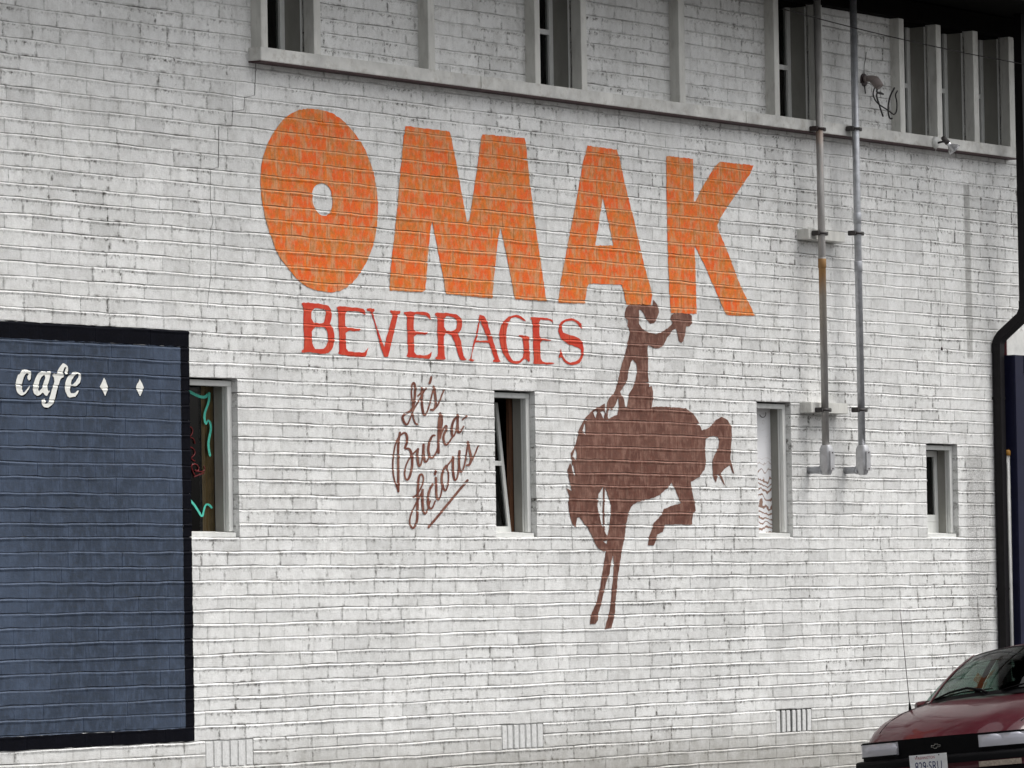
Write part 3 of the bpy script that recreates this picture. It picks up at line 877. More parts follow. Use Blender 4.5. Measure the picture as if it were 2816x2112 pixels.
HORSE = [(920,190),(1000,195),(1200,200),(1260,195),(1400,200),(1500,210),(1560,255),(1600,310),(1640,400),(1700,380),(1760,310),(1810,285),(1860,310),(1895,370),(1897,450),(1890,560),(1885,650),(1920,780),(1900,760),(1880,700),(1850,720),(1800,770),(1845,885),(1820,850),(1780,775),(1760,850),(1735,800),(1728,680),(1745,620),(1780,550),(1790,490),(1775,455),(1720,450),(1670,475),(1665,560),(1675,680),(1660,740),(1620,800),(1545,845),(1550,920),(1575,1020),(1585,1095),(1560,1120),(1555,1215),(1420,1212),(1320,1215),(1300,1280),(1255,1300),(1225,1395),(1170,1395),(1185,1310),(1225,1200),(1290,1130),(1310,1080),(1380,1050),(1455,1030),(1420,940),(1375,850),(1340,900),(1270,960),(1180,995),(1080,1020),(1035,1050),(1005,1110),(985,1200),(970,1330),(945,1440),(930,1560),(912,q),(905,q+100),(890,q+230),(890,q+300),(870,q+400),(855,q+450),(800,q+465),(815,q+400),(845,q+280),(860,q+120),(872,q),(878,1560),(872,1480),(850,1550),(840,1640),(822,q+20),(800,q+100),(770,q+230),(745,q+320),(740,q+380),(720,q+410),(670,q+415),(680,q+340),(730,q+220),(760,q+100),(775,q),(790,1560),(808,1440),(790,1445),(740,1420),(700,1340),(650,1240),(580,1150),(560,1160),(545,1240),(515,1200),(495,1120),(485,1030),(495,970),(470,900),(515,925),(497,850),(475,740),(500,680),(517,720),(505,600),(540,540),(555,480),(570,410),(620,310),(650,270),(690,230),(740,200),(800,170),(800,230),(830,300),(910,262)]
HOLES = [[(785,885),(745,950),(735,1060),(760,1180),(785,1255),(822,1312),(836,1250),(850,1100),(852,1050),(826,960),(800,890)],
         [(785,1362),(822,1350),(814,1385)], [(622,345),(608,405),(628,440),(634,400),(632,345)], [(525,690),(512,720),(535,800),(542,770)],
         [(545,560),(520,625),(556,660),(560,610)], [(700,240),(720,300),(735,240),(722,232)], [(760,240),(790,300),(800,250),(785,230)]]
gs = [T(*Z7, RIDER, (), 0), T(*Z3, HORSE, HOLES, 0)]
for p in stroke([(792,885),(790,1000),(786,1120),(792,1262)], 15, 15, 1): gs.append((tr(*Z3, p), []))
shell('silhouette', gs, M['brown'], OFF, bron)

# --- blue cafe panel
cafe = empty('painted_cafe_panel', (-5.6, 0, SIGN_B), 'blue wall panel with black border lettered cafe beside the first window', 'painted sign')
BX0 = -8.2
IN_X, IN_T, IN_B = -3.122, 3.372, 0.738
def rect(x0, x1, z0, z1): return (dens([(x0, z0), (x1, z0), (x1, z1), (x0, z1)], 0.05, 0.003), [])
shell('blue_field', [rect(BX0, IN_X, IN_B, IN_T)], M['blue'], OFF, cafe)
shell('border', [rect(BX0, SIGN_X, IN_T, SIGN_T)], M['black_paint'], OFF, cafe)
shell('border', [rect(IN_X, SIGN_X, IN_B, IN_T)], M['black_paint'], OFF, cafe)
shell('border', [rect(BX0, SIGN_X, SIGN_B, IN_B)], M['black_paint'], OFF, cafe)
Z8 = (0, 980, 5.267)
CAFE = [([(380,185),(430,215),(440,270),(435,330),(410,350),(385,325),(385,280),(405,250),(380,240),(350,270),(320,340),(305,420),(310,490),(330,530),(370,490),(410,425),(415,450),(380,520),(340,565),(290,570),(240,530),(215,450),(215,400),(230,330),(260,260),(310,210),(350,188)], []),
 ([(600,210),(650,230),(680,215),(725,220),(700,340),(670,440),(680,500),(715,490),(680,550),(650,580),(610,510),(560,570),(520,575),(480,540),(460,460),(475,380),(510,290),(560,225)], [[(640,265),(600,280),(560,350),(540,430),(545,500),(560,510),(600,450),(640,330)]]),
 ([(910,95),(960,125),(975,190),(965,260),(935,265),(920,230),(940,195),(950,160),(935,150),(905,190),(890,245),(915,275),(905,310),(865,310),(830,430),(800,560),(770,660),(730,720),(670,750),(620,735),(590,680),(590,640),(610,610),(640,620),(650,660),(630,690),(660,695),(690,660),(710,590),(745,460),(780,330),(745,270),(760,245),(810,255),(830,190),(870,120)], []),
 ([(1090,220),(1140,235),(1160,290),(1150,370),(1110,420),(1060,445),(1010,430),(1000,500),(1020,540),(1070,530),(1110,500),(1138,490),(1110,550),(1070,590),(1010,600),(960,565),(930,490),(930,400),(950,330),(990,270),(1040,230)], [[(1110,245),(1070,270),(1030,330),(1010,410),(1050,400),(1100,350),(1125,290)]])]
DIA = [[(1500,305),(1560,440),(1512,570),(1437,435)], [(2015,320),(2070,450),(2018,580),(1957,445)]]
def shift(p, dx, dy): return [(x+dx, y+dy) for x, y in p]
for outer, holes in CAFE:
    L = shell('letter', [T(*Z8, outer, holes, 1)], M['white_letter'], 0.0072, cafe)
    shell('drop_shadow', [T(*Z8, shift(outer, 13, 15), [shift(h, 13, 15) for h in holes], 1)], M['black_paint'], 0.0054, cafe)
for d in DIA:
    shell('diamond', [T(*Z8, d)], M['white_letter'], 0.0072, cafe)
    shell('drop_shadow', [T(*Z8, shift(d, 10, 10))], M['black_paint'], 0.0054, cafe)
# ------------------------------------------------------------------ lower windows
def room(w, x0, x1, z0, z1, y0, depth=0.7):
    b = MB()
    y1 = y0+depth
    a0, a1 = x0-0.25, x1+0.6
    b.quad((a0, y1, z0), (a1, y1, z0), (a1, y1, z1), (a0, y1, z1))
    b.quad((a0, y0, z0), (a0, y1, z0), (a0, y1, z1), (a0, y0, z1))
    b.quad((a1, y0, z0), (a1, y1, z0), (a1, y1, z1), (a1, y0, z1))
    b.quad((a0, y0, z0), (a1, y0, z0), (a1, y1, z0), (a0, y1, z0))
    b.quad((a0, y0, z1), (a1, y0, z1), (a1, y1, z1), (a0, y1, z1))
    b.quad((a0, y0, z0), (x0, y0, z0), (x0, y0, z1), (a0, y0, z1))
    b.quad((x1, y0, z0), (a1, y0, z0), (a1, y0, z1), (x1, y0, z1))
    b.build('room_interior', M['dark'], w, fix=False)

FR, FW, JD = 0.05, 0.052, 0.125     # frame set back from the wall, width of its face, depth of the lining
def lower_window(i, label, fill):
    x0, x1, z0, z1 = WIN[i]
    x0 += 0.002; x1 -= 0.002; z0 += 0.004; z1 += 0.002
    w = empty('window', ((x0+x1)/2, FR, z0), parent=building); w['label'] = label
    zs = z0+0.038
    zt = z1-0.012
    b = MB()
    b.box(x0, x1, FR, FR+0.03, zt-0.040, zt, 0.003)
    b.box(x0, x0+FW, FR, FR+0.03, zs, zt-0.0403, 0.003)
    b.box(x1-FW, x1, FR, FR+0.03, zs, zt-0.0403, 0.003)
    b.build('frame', M['frame'], w)
    a0, a1, zh = x0+FW-0.006, x1-FW+0.006, zt-0.034
    b = MB(); b.box(a1, a1+0.02, FR+0.031, FR+JD, zs, zh); j = b.build('jamb', M['jamb'], w)
    b = MB(); b.box(a0-0.02, a0, FR+0.031, FR+JD, zs, zh); b.build('jamb', M['jamb'], w)
    b = MB(); b.box(a0-0.02, a1+0.02, FR+0.031, FR+JD, zh, zh+0.02); b.build('head_lining', M['jamb'], w)
    b = MB(); b.box(a1-0.008, a1-0.0002, FR+0.033, FR+0.046, zs, zh-0.001); b.build('bead', M['frame'], w)
    b = MB()
    b.prism([(x0, FR-0.03, z0), (x0, FR-0.03, zs-0.008), (x0, FR+JD, zs+0.004), (x0, FR+JD, z0)], (x1-0.012-x0, 0, 0))
    b.build('sill', M['frame'], w)
    yb = FR+JD
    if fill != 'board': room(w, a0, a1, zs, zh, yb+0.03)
    return w, a0, a1, zs, zh, yb

# beside the cafe panel: scrolls painted on the glass, a curtain behind
w, a0, a1, zs, zh, yb = lower_window(0, 'cafe window with turquoise scrolls painted on its glass', 'glass')
b = MB(); b.quad((a0, yb, zs), (a1, yb, zs), (a1, yb, zh), (a0, yb, zh)); b.build('pane', M['glass'], w, fix=False)
b = MB()
xc = at(500+182/3.32, 1250, yb+0.012).x
n = 9
b.loft([[(xc+(a1+0.02-xc)*q/n, yb+0.012+0.006*(q % 2), z) for q in range(n+1)] for z in (zs+0.002, zh-0.002)], smooth=False)
b.build('curtain', M['tan'], w, fix=False)
def glass_stroke(name, pts, wd, wu, mat, par, y):
    b = MB()
    for p in stroke(pts, wd, wu, 1):
        v = [at(500+x/3.32, 1010+yy/3.32, y) for x, yy in p]
        k = b.verts(v); b.face(range(k, k+len(v)))
        y -= 0.00003
    b.build(name, mat, par, fix=False)
glass_stroke('painted_scroll', [(20,195),(60,215),(120,250),(170,270),(215,275),(248,240)], 24, 30, M['turq'], w, yb-0.004)
glass_stroke('painted_scroll', [(248,240),(252,290),(235,350),(210,410),(205,470),(222,530),(235,480),(258,500),(268,560),(255,620),(243,680),(245,740),(258,805)], 20, 10, M['turq'], w, yb-0.009)
glass_stroke('painted_scroll', [(70,1205),(110,1250),(150,1310),(188,1375),(200,1310),(215,1255),(245,1250),(272,1280)], 20, 16, M['turq'], w, yb-0.004)
neon = empty('neon_sign', at(540, 1350, yb-0.006), 'small dark red script tube sign in the cafe window', 'neon sign')
def tube_px(pts, y, r, name, mat, par, sc=3.32, ox=500, oy=1010, seg=6):
    b = MB(); b.tube([at(ox+x/sc, oy+q/sc, y) for x, q in smooth_open(pts, 1)], r, seg)
    return b.build(name, mat, par)
tube_px([(40,560),(85,540),(105,590),(70,640),(110,650),(120,700)], yb-0.006, 0.004, 'letter_tube', M['neon_red'], neon)
tube_px([(45,720),(110,740),(125,790),(80,830),(120,860)], yb-0.006, 0.004, 'letter_tube', M['neon_red'], neon)
tube_px([(120,990),(95,940),(85,890),(130,880),(160,920),(140,960),(110,930),(170,960),(215,940),(200,900)], yb-0.006, 0.0045, 'letter_tube', M['neon_red'], neon)
tube_px([(112,1000),(150,985),(205,965)], yb-0.006, 0.004, 'letter_tube', M['neon_red'], neon)

# middle window: sash tipped inwards
w, a0, a1, zs, zh, yb = lower_window(1, 'middle window with its sash tipped inwards', 'glass')
def sash(par, a0, a1, z0, z1, yb0, yt, name='sash', st=0.035, rail=0.47, wood=None):
    """leaning sash: bottom edge at depth yb0, top at yt"""
    def P(x, z, o=0.0): return Vector((x, yb0+(yt-yb0)*(z-z0)/(z1-z0)+o, z))
    b = MB()
    def bar(x0, x1, za, zb, th=0.025):
        b.prism([P(x0, za, -th/2), P(x1, za, -th/2), P(x1, zb, -th/2), P(x0, zb, -th/2)], (0, th, 0))
    zm = z0+(z1-z0)*rail
    bar(a0, a0+st, z0, z1); bar(a1-st, a1, z0, z1)
    bar(a0+st, a1-st, z0, z0+st*1.2); bar(a0+st, a1-st, z1-st, z1)
    if rail: bar(a0+st, a1-st, zm-0.018, zm+0.018)
    s = b.build(name, M['frame'], par)
    b = MB()
    b.quad(P(a0+st, z0+st, 0.002), P(a1-st, z0+st, 0.002), P(a1-st, z1-st, 0.002), P(a0+st, z1-st, 0.002))
    b.build('pane', M['glass'], par, fix=False)
    return s
sash(w, a0, a1-0.055, zs+0.004, zh-0.03, yb+0.006, yb+0.11, rail=0.53)
b = MB(); b.box(a1-0.045, a1-0.001, yb+0.005, yb+0.03, zs, zh); b.build('stop_bead', M['bare_wood'], w)

# boarded window
w, a0, a1, zs, zh, yb = lower_window(2, 'window closed with a weathered white plywood board', 'board')
b = MB(); b.box(a0, a1, yb-0.004, yb+0.012, zs, zh); b.build('board', M['plywood'], w)
b = MB()
c = at(2050+188/3.95, 1080+225/3.95, yb-0.012)
b.tube([c+Vector((0.05*math.cos(t), 0, 0.032*math.sin(t))) for t in [math.radians(q) for q in range(200, 381, 20)]], 0.0025, 6)
b.build('pull_ring', M['iron'], w)

# short window by the corner
w, a0, a1, zs, zh, yb = lower_window(3, 'short narrow window nearest the black downpipe', 'glass')
sash(w, a0, a1-0.002, zs+0.10, zh-0.01, yb+0.01, yb+0.015, rail=0, st=0.05)
b = MB(); b.box(a0, a1, yb-0.0, yb+0.03, zs, zs+0.099); b.build('bottom_rail', M['frame'], w)

# ------------------------------------------------------------------ upper storey
# string course in three lengths, a dark red board under it
bl_, br_ = at(717, 166, BAND_Y).x, 8.93
cuts = [bl_, at(1323, 240, BAND_Y).x, at(2052, 335, BAND_Y).x, br_]
for a, c in zip(cuts, cuts[1:]):
    b = MB(); b.box(a+0.002, c-0.002, BAND_Y, 0.012, BAND_B, BAND_T, 0.004); b.build('string_course', M['band'], building)
    b = MB(); b.box(a+0.002, c-0.002, BAND_Y+0.004, 0.012, BAND_B-0.010, BAND_B-0.0005); b.build('soffit_board', M['red_board'], building)
for i, (a, c) in enumerate(BATS):
    b = MB(); b.box(a, c, BAT_Y, 0.012, BAND_T+0.0005, HEAD_Z-0.0005, 0.003); b.build('batten', M['trim'], building)
def upper_window(i, x0, x1):
    z0, z1 = BAND_T+0.001, HEAD_Z-0.001
    RD = 0.165
    w = empty('window', ((x0+x1)/2, 0, z0), parent=building)
    w['label'] = ['upper window nearest the cafe panel', 'upper window above the letters M and A', 'upper window behind the pipes', 'left one of the three joined upper windows', 'middle one of the three joined upper windows', 'right one of the three joined upper windows'][i]
    b = MB(); b.box(x1-0.004, x1+0.02, 0.0125, RD, z0, z1-0.0125); b.build('jamb', M['jamb'], w)
    b = MB(); b.box(x0-0.02, x0+0.004, 0.0125, RD, z0, z1-0.0125); b.build('jamb', M['jamb'], w)
    b = MB(); b.box(x1-0.010, x1-0.0042, 0.016, 0.026, z0, z1-0.0125); b.build('bead', M['frame'], w)
    b = MB(); b.box(x0+0.0045, x1-0.0105, 0.0125, RD+0.02, z0-0.03, z0+0.006); b.build('sill', M['band'], w)
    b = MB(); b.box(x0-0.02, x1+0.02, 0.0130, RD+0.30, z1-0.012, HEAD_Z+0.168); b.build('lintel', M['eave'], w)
    s = 0.055
    z1 -= 0.0125
    b = MB()
    b.box(x1-0.0045-s, x1-0.0045, RD+0.0005, RD+0.035, z0+0.0065, z1)
    b.box(x0+0.0045, x0+0.0045+s, RD+0.0005, RD+0.035, z0+0.0065, z1)
    zm = z0+0.46
    b.box(x0+0.06, x1-0.06, RD+0.002, RD+0.033, zm-0.02, zm+0.02)
    b.box(x0+0.06, x1-0.06, RD+0.002, RD+0.033, z0+0.007, z0+0.05)
    b.build('sash', M['frame'], w)
    b = MB(); b.quad((x0+0.05, RD+0.018, z0), (x1-0.05, RD+0.018, z0), (x1-0.05, RD+0.018, z1), (x0+0.05, RD+0.018, z1)); b.build('pane', M['glass'], w, fix=False)
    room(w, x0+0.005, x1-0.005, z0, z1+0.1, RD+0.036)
for i, (a, c) in enumerate(UPW): upper_window(i, a, c)
# head board, eave with soffit and fascia
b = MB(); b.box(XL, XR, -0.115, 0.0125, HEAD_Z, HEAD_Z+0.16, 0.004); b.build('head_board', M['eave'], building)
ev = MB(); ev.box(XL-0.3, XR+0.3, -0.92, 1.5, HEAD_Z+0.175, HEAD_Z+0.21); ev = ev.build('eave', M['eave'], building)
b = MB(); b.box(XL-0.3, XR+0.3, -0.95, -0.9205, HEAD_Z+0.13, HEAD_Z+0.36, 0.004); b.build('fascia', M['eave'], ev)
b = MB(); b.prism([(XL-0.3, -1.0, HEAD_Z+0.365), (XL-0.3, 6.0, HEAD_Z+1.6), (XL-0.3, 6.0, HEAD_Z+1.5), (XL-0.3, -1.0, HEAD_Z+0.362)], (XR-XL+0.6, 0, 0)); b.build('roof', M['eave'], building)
b = MB(); b.box(XL, XR, 0.95, 1.1, -0.4, HEAD_Z+0.174); b.build('inner_wall', M['dark'], building)

# ------------------------------------------------------------------ foundation vents: bricks set on end with gaps
def vent(i, n, gap_depth, label):
    x0, x1, _ = VENT[i]; z0, z1 = VZ[i]
    w = empty('vent', ((x0+x1)/2, 0, z0), parent=building); w['label'] = label
    p = (x1-x0)/n
    sh = gap_depth > 0.05
    for q in range(n):
        g = 0.011 if sh else 0.007
        a = x0+p*q+(g if q else 0.004)+rnd.uniform(-0.003, 0.003); c = x0+p*(q+1)-(g if q < n-1 else 0.004)+rnd.uniform(-0.003, 0.003)
        b = MB(); b.box(a, c, rnd.uniform(-0.003, 0.001), 0.011 if sh else 0.10, z0+0.005+rnd.uniform(0, 0.003), z1-0.004, 0.005)
        b.build('vent_brick', M['ventw'], w)
    b = MB()
    b.quad((x0-0.01, gap_depth, z0-0.002), (x1+0.01, gap_depth, z0-0.002), (x1+0.01, gap_depth, z1+0.002), (x0-0.01, gap_depth, z1+0.002))
    b.build('vent_back', M['ventw'] if not sh else M['dark'], w, fix=False)
M['ventw'] = plain('white_painted_vent_brick', (0.66, 0.66, 0.645), 0.65, var=0.15, scale=30, dirt=0.4, dirtcol=(0.22, 0.2, 0.18), bmp=0.5)
vent(0, 7, 0.012, 'middle foundation vent, its gaps mostly painted shut')
vent(1, 7, 0.099, 'open foundation vent with dark gaps, nearest the car')
vent(2, 6, 0.008, 'painted-over foundation vent under the blue panel corner')

# stepped crack running down from the end of the string course
cr = [(703,168),(700,262),(672,268),(670,302),(639,305),(637,347),(601,347),(600,460),(578,466),(578,528),(579,585),(587,606),(576,636),(581,751),(573,805),(570,846)]
gs = [(tr(0, 0, 1, p), []) for p in stroke(cr[:9], 1.5, 1.5, 1, 0)] + [(tr(0, 0, 1, p), []) for p in stroke(cr[8:], 0.9, 0.9, 1, 1)]
shell('crack', gs, M['grime'], 0.002, building)

# ------------------------------------------------------------------ conduits
PY = -0.168
def conduit(pxs, label, mat, coup, grp='electrical conduits on the wall'):
    x = sum(at(px, py, PY).x for px, py in pxs)/len(pxs)
    zlb = at(pxs[-1][0]+10, 1306, PY).z
    zl1 = at(pxs[-1][0], 1224, PY).z
    t = empty('conduit', (x, PY, zlb), label, 'conduit', grp)
    b = MB(); b.tube([(x, PY, zl1-0.03), (x, PY, HEAD_Z+0.174)], 0.0305, 20); b.build('pipe', mat, t)
    for zc in coup:
        z = at(pxs[0][0]+6, zc, PY).z
        b = MB(); b.tube([(x, PY, z-0.045), (x, PY, z-0.043), (x, PY, z+0.043), (x, PY, z+0.045)], [0.033, 0.0345, 0.0345, 0.033], 20)
        b.build('coupling', mat if mat is M['rust_pipe'] else M['galv'], t)
    # access fitting: rounded body with a cover plate and hubs
    b = MB()
    h = zl1-zlb
    ring = []
    for q in range(9):
        s = q/8
        wq = 0.047*min(1, 0.62+1.6*s, 0.70+2.2*(1-s))
        dq = 0.052*min(1, 0.62+1.6*s, 0.75+2.0*(1-s))
        z = zlb+h*s
        ring.append([(x+wq*(abs(math.cos(a))**0.6)*(1 if math.cos(a) > 0 else -1), PY-0.005+dq*(abs(math.sin(a))**0.6)*(1 if math.sin(a) > 0 else -1), z) for a in [2*math.pi*k/16 for k in range(16)]])
    b.loft(ring, closed=True)
    k = b.verts(ring[0]); b.face(range(k, k+16)); k = b.verts(ring[-1]); b.face(range(k, k+16))
    lb = b.build('access_fitting', M['cast'], t)
    b = MB(); b.box(x-0.036, x+0.036, PY-0.064, PY-0.054, zlb+0.035, zl1-0.05, 0.004); b.build('cover_plate', M['cast'], lb)
    for z in (zlb+0.05, zl1-0.065):
        b = MB(); b.tube([(x, PY-0.068, z), (x, PY-0.062, z)], 0.006, 8); b.build('screw', M['iron'], lb)
    zs_ = zlb+0.042
    b = MB(); b.tube([(x, PY+0.03, zs_), (x, 0.01, zs_)], 0.0305, 18); b.tube([(x, PY+0.03, zs_), (x, PY+0.06, zs_)], 0.036, 18); b.build('wall_stub', M['galv'], t)
    # clamps on the string course and on the two boards
    for j, py in enumerate((354, 641, 1127)):
        z = at(pxs[0][0]+(0, 4, 12)[j], py, PY).z
        b = MB()
        b.tube([(x+0.037*math.cos(a), PY+0.037*math.sin(a), z) for a in [math.radians(q) for q in range(0, 361, 20)]], 0.011, 6)
        b.box(x+0.03, x+0.09, PY-0.013, PY+0.010, z-0.016, z+0.016, 0.004)
        b.box(x-0.070, x-0.03, PY-0.010, -0.111, z-0.020, z+0.020, 0.004)
        b.build('clamp', M['iron'] if (j == 0 and mat is M['rust_pipe']) else M['clamp'], t)
M['clamp'] = plain('grey_clamp', (0.055, 0.05, 0.048), 0.5, 0.3, var=0.4, scale=40)
conduit([(2251, 100), (2256, 528), (2266, 1056), (2270.5, 1222)], 'left conduit of the pair, weathered and streaked orange with rust', M['rust_pipe'], [722])
conduit([(2351, 100), (2356, 528), (2365, 1056), (2369, 1222)], 'right conduit of the pair, clean grey galvanised', M['galv'], [733, 600])
# boards that carry them
for px, pyt, pyb, lab in ((2191.6, 631, 659, 'upper white mounting board behind the two conduits, high on the wall'), (2199.5, 1107, 1136, 'lower white mounting board behind the two conduits, beside the boarded window')):
    x0 = at(px, (pyt+pyb)/2).x; zt, zb = at(px, pyt).z, at(px, pyb).z
    b = MB(); b.box(x0, x0+0.60, -0.11, 0.004, zb, zt, 0.004)
    b.build('mounting_board', M['trim'], None, lab, 'board', 'boards carrying the conduits')

# ------------------------------------------------------------------ weatherhead with cut wires
def wpx(pts, y0, y1, sc=8.295, ox=2340, oy=150):
    n = len(pts)
    return [at(ox+x/sc, oy+q/sc, y0+(y1-y0)*i/(n-1)) for i, (x, q) in enumerate(pts)]
base = at(2374, 220)
wh = empty('weatherhead', base, 'grey weatherhead with loose black wires between the right conduit and the upper windows', 'weatherhead')
b = MB(); b.tube([(base.x, 0.005, base.z), (base.x, -0.012, base.z)], 0.055, 14); b.build('flange', M['iron'], wh)
b = MB()
p0 = Vector((base.x, -0.012, base.z+0.005)); p1 = Vector((base.x+0.005, -0.065, base.z+0.010)); p2 = Vector((base.x+0.012, -0.105, base.z-0.010)); p3 = Vector((base.x+0.02, -0.15, base.z-0.070))
b.tube([p0, p0.lerp(p1, .3), p0.lerp(p1, .35), p0.lerp(p1, .6), p0.lerp(p1, .65), p1, p1.lerp(p2, .5), p2, p2.lerp(p3, .5), p3], [0.028, 0.028, 0.021, 0.021, 0.028, 0.026, 0.036, 0.042, 0.042, 0.036], 16)
M['hoodp'] = plain('grey_brown_plastic', (0.24, 0.20, 0.185), 0.5, var=0.3, scale=20)
b.build('hood', M['hoodp'], wh)
WIRES = [[(540,760),(500,880),(525,990),(610,1120),(720,1190),(830,1260),(920,1330),(985,1378),(1045,1300),(1052,1080),(1008,920),(1060,828)],
         [(600,790),(585,870),(740,905)], [(740,905),(650,855),(590,880),(590,980),(640,1120),(680,1260),(735,1412)], [(992,760),(900,930),(850,1130),(848,1330),(885,1465),(945,1455)], [(310,690),(318,780),(330,890)]]
for i, wr in enumerate(WIRES):
    pts = wpx(wr, -0.19 if i < 4 else -0.02, (-0.22, -0.19, -0.21, -0.24, -0.03)[i])
    q = [(p.x, p.z) for p in pts]
    sm = smooth_open([(p.x, p.z) for p in pts], 2)
    yy = smooth_open([(p.y, 0) for p in pts], 2)
    b = MB(); b.tube([(s[0], t[0], s[1]) for s, t in zip(sm, yy)], 0.0075 if i not in (0, 4) else 0.006, 8)
    b.build('wire', M['rubber'], wh)
b = MB(); b.tube(wpx([(350, -60), (335, 100), (305, 230), (298, 420), (290, 520)], -0.006, -0.012), 0.0028, 6); b.build('wire', M['rubber'], wh)

# ------------------------------------------------------------------ flood lamp on the string course
def L7(x, y, d): return at(2540+x/13.825, 340+y/13.825, d)
c = L7(430, 720, BAND_Y)
fl = empty('flood_lamp', c, 'small silver flood lamp fixed to the white string course at the right', 'lamp')
b = MB(); b.tube([(c.x, BAND_Y+0.002, c.z), (c.x, BAND_Y-0.012, c.z), (c.x, BAND_Y-0.025, c.z), (c.x, BAND_Y-0.030, c.z)], [0.052, 0.052, 0.040, 0.026], 18); b.build('wall_plate', M['pvc'], fl)
b = MB(); b.tube([(c.x, BAND_Y-0.028, c.z-0.004), (c.x+0.01, BAND_Y-0.07, c.z+0.004), (c.x+0.02, BAND_Y-0.10, c.z+0.0), (c.x+0.022, BAND_Y-0.125, c.z-0.004)], 0.009, 8); b.build('arm', M['rubber'], fl)
s0 = L7(700, 500, BAND_Y-0.10); ax = Vector((0.06, -0.075, -0.105)).normalized()
b = MB(); b.tube([s0, s0+ax*0.012, s0+ax*0.075, s0+ax*0.078], [0.012, 0.021, 0.025, 0.02], 14); b.build('socket', M['clamp'], fl)
b = MB()
b.tube([s0+ax*0.076, s0+ax*0.095, s0+ax*0.115, s0+ax*0.14, s0+ax*0.158], [0.019, 0.020, 0.034, 0.053, 0.060], 22, caps=False)
M['bulb'] = plain('silvered_bulb', (0.80, 0.80, 0.81), 0.2, 0.7, var=0.03, bmp=0)
b.build('bulb', M['bulb'], fl)
b = MB(); b.tube([s0+ax*0.157, s0+ax*0.162, s0+ax*0.168], [0.0605, 0.056, 0.03], 22); b.build('lens', M['cast'], fl)
cord_top = L7(480, 900, BAND_Y-0.02)
ce = at(2590, 957, -0.02)
b = MB(); b.tube([cord_top, Vector((cord_top.x+0.004, BAND_Y-0.012, BAND_B-0.03)), Vector((cord_top.x+0.02, -0.03, BAND_B-0.30)), Vector((ce.x-0.01, -0.02, (ce.z+BAND_B)/2)), ce], 0.0022, 6)
cd = b.build('pull_cord', M['pvc'], fl)
b = MB(); b.tube([ce+Vector((0, 0, 0.01)), ce-Vector((0, 0, 0.02))], [0.006, 0.010], 8); b.build('cord_knob', M['iron'], cd)

# ------------------------------------------------------------------ service wire under the eave
b = MB()
pa, pb = at(2150, 24, -0.32), at(2860, 184, -0.32)
pts = []
for q in range(15):
    t = q/14
    p = pa.lerp(pb, t); p.z -= 0.03*4*t*(1-t)
    pts.append(p)
b.tube(pts, 0.0045, 6)
b.build('service_wire', M['rubber'], None, 'thin black cable strung below the eave past the upper windows', 'cable')

# ------------------------------------------------------------------ downpipe, corner things
dp = empty('downpipe', (at(2752, 1300, -0.05).x, -0.05, -0.36), 'black square downpipe with a bend, at the right end of the wall', 'downpipe')
xd = dp.location.x
xu, yu = at(2815, 650, -0.28).x, -0.28
zl = at(2748, 940, -0.05).z; zu = at(2815, 858, -0.28).z
b = MB(); b.tube([(xd, -0.05, -0.34), (xd, -0.05, zl-0.03)], 0.054, 4, smooth=False, ph=math.pi/4); b.build('lower_pipe', M['black'], dp)
b = MB(); b.tube([(xd, -0.05, zl-0.10), (xd, -0.05, zl-0.02), (xd+0.01, -0.06, zl+0.015), (xd+(xu-xd)*0.15, -0.05+(yu+0.05)*0.15, zl+0.05), (xd+(xu-xd)*0.85, -0.05+(yu+0.05)*0.85, zu-0.05), (xu-0.01, yu+0.01, zu-0.01), (xu, yu, zu+0.03), (xu, yu, zu+0.10)], 0.058, 4, smooth=False, ph=math.pi/4); b.build('bend', M['black'], dp)
b = MB(); b.tube([(xu, yu, zu+0.03), (xu, yu, HEAD_Z+0.17)], 0.054, 4, smooth=False, ph=math.pi/4); b.build('upper_pipe', M['black'], dp)
for z in (zl-0.5, 1.6, 0.7):
    b = MB(); b.box(xd-0.043, xd+0.043, -0.093, 0.004, z-0.012, z+0.012, 0.003); b.build('strap', M['black'], dp)
x0 = at(2769, 960, -0.05).x
sb = empty('sign_box', (x0+0.7, 0, at(2769, 1033, -0.05).z), 'flat white sign panel with red edge right of the black downpipe', 'sign')
zt, zb = at(2769, 908, -0.05).z, at(2769, 1033, -0.05).z
b = MB(); b.box(x0, x0+1.4, -0.05, -0.006, zb, zt, 0.004); b.build('panel', M['pvc'], sb)
b = MB(); b.box(x0-0.006, x0-0.0005, -0.048, -0.006, zb, zt); b.build('edge_strip', M['maroon_edge'], sb)
x1 = at(2795, 1200, -0.16).x; zt = at(2795, 976, -0.16).z
nv = empty('navy_door', (x1+0.6, -0.1, -0.35), 'dark navy door leaf with frame at the right edge of the wall', 'door')
b = MB(); b.box(x1, x1+0.16, -0.16, -0.002, -0.35, zt, 0.006); b.box(x1+0.1605, x1+1.3, -0.16, -0.002, zt-0.16, zt, 0.006); b.build('frame', M['navy'], nv)
b = MB(); b.box(x1+0.161, x1+1.3, -0.13, -0.02, -0.35, zt-0.1605, 0.006); b.build('leaf', M['navy'], nv)
x2 = at(2765, 1200, -0.03).x
b = MB(); b.box(x2, x2+0.13, -0.03, -0.004, -0.36, at(2765, 1036, -0.03).z, 0.004)
b.build('corner_board', M['jamb'], None, 'narrow grey upright board between the black downpipe and the navy door', 'board')
cpx = at(2772, 1245, -0.075)
cp = empty('capped_pipe', (cpx.x, -0.075, -0.35), 'thin white standpipe with a yellow cap beside the downpipe', 'pipe')
b = MB(); b.tube([(cpx.x, -0.075, -0.35), (cpx.x, -0.075, cpx.z)], 0.017, 12); b.build('pipe', M['pvc'], cp)
